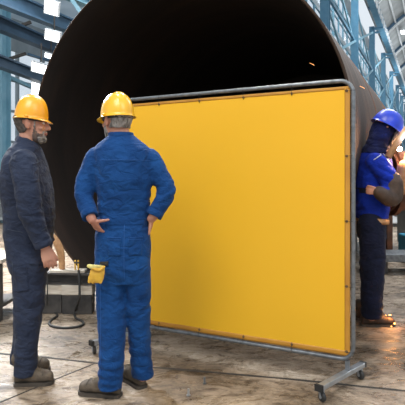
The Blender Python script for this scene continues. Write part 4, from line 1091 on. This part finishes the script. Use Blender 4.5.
for sx in (-1,1):
    bm = bmesh.new(); box(bm, g3+V(sx*.4,0,.085), .16, .4, .17); single('slab_block', bm, M['darkiron'], g3+V(sx*.4,0,0), 'dark block under the pale steel slab, %s' % ('nearer the welder' if sx < 0 else 'farther from the welder'), 'block')
g4 = V(at(389,240,8.4).x, 8.4, 0)
bm = bmesh.new(); beam_box(bm, V(0,0,0), V(0,0,.7), .09, .09, up=Y_); box(bm, V(0,0,.01), .3, .3, .02); o = obj('post', bm, M['rust']); o.location = g4; tag(o, 'rusty brown post standing behind the welder', 'post')
for k, (px, Yq, h, w, m_, lb) in enumerate(((404,14,1.9,1.3,'white','white machine far down the hall, right of the welder'), (393,18,1.6,1.1,'machine','grey machine farther down the hall beside the big pipe'), (400,24,2.6,2.0,'cyan','blue machine farthest down the hall beyond the welder'))):
    q = V((px-CX)*Yq/F, Yq, 0); machine('machine_tool', q, w, 1.0, h, m_, lb, 'machine')
# clutter far left behind
for k, (px, Yq, h, w, m_, lb) in enumerate(((62,13.5,.9,2.2,'white','white machine far behind, left of the pipe at floor level'), (14,15,1.3,1.6,'machine','grey machine far behind at the left edge'))):
    q = V((px-CX)*Yq/F, Yq, 0); machine('machine_tool', q, w, 1.0, h, m_, lb, 'machine')

# ------------------------------------------------------------------ light, world, camera
w = bpy.data.worlds.new('w'); bpy.context.scene.world = w; w.use_nodes = True
nt = w.node_tree; bg = nt.nodes['Background']; N = nt.nodes; L = nt.links
tc = N.new('ShaderNodeTexCoord'); sx = N.new('ShaderNodeSeparateXYZ'); L.new(tc.outputs['Generated'], sx.inputs[0])
r = N.new('ShaderNodeValToRGB'); e = r.color_ramp.elements; e[0].position = .0; e[0].color = (.75,.80,.84,1); e[1].position = .6; e[1].color = (.80,.90,1,1)
L.new(sx.outputs['Z'], r.inputs[0]); L.new(r.outputs[0], bg.inputs['Color']); bg.inputs['Strength'].default_value = 1.0
def area(loc, tgt, size, power, col, sy=None):
    l = bpy.data.lights.new('area', 'AREA'); l.energy = power; l.color = col; l.size = size
    if sy: l.shape = 'RECTANGLE'; l.size_y = sy
    o = bpy.data.objects.new('hall_light', l); C.objects.link(o); o.location = loc
    o.rotation_euler = (Vector(tgt)-Vector(loc)).to_track_quat('-Z', 'Y').to_euler(); return o
area((.3,9.5,11.5), (.2,3.2,0), 3.0, 1250, (1,.985,.96))
area((-2.2,-1.2,7.5), (-.2,3.5,1.0), 4.0, 400, (1,.965,.91))
area((3.0,-2.0,6.5), (.2,3.5,1.0), 3.5, 120, (1,.97,.93))
area((4.5,9,6.5), (2.2,6,0), 2.5, 420, (.95,.97,1))
area((-4.2,8.5,5.0), (-2.2,6.2,0), 2.0, 1000, (.95,.97,1))  # added to brighten the floor left of the pipe, no lamp there
for k in range(4):
    q = H(36+k*16, -1, 13.5); area(q, H(36+k*16, -4, 19), 5, 420, (.93,.97,1)); area(q+V(0,0,.5), H(36+k*16+6, -5.6, 6), 4, 420, (.93,.97,1))  # added pairs that brighten the dim vault and columns, not lamp fittings
l = bpy.data.lights.new('arc', 'POINT'); l.energy = 24; l.color = (1,.50,.22); l.shadow_soft_size = .04
o = bpy.data.objects.new('arc_light', l); C.objects.link(o); o.location = arc+V(.02,-.06,.0)
l = bpy.data.lights.new('arc_blue', 'POINT'); l.energy = 3; l.color = (.45,.6,1); l.shadow_soft_size = .04
o = bpy.data.objects.new('arc_light_blue', l); C.objects.link(o); o.location = arc+V(-.02,-.25,.1)
l = bpy.data.lights.new('ember', 'POINT'); l.energy = 1.6; l.color = (1,.4,.1); l.shadow_soft_size = .03
o = bpy.data.objects.new('ember_light', l); C.objects.link(o); o.location = V(J3(389,316).x, 4.45, .10)

cam = bpy.data.cameras.new('cam'); co = bpy.data.objects.new('cam', cam); C.objects.link(co)
cam.sensor_width = 36; cam.lens = F/405*36; cam.shift_y = (YH-202.5)/405; cam.clip_end = 400
co.location = (0,0,CAMH); co.rotation_euler = (PI/2, 0, 0)
sc = bpy.context.scene; sc.camera = co
sc.view_settings.view_transform = 'Standard'; sc.view_settings.look = 'None'; sc.view_settings.gamma = 1; sc.view_settings.exposure = 0
sc.view_settings.use_curve_mapping = False
sc.cycles.use_denoising = True; sc.cycles.max_bounces = 6; sc.cycles.transparent_max_bounces = 12
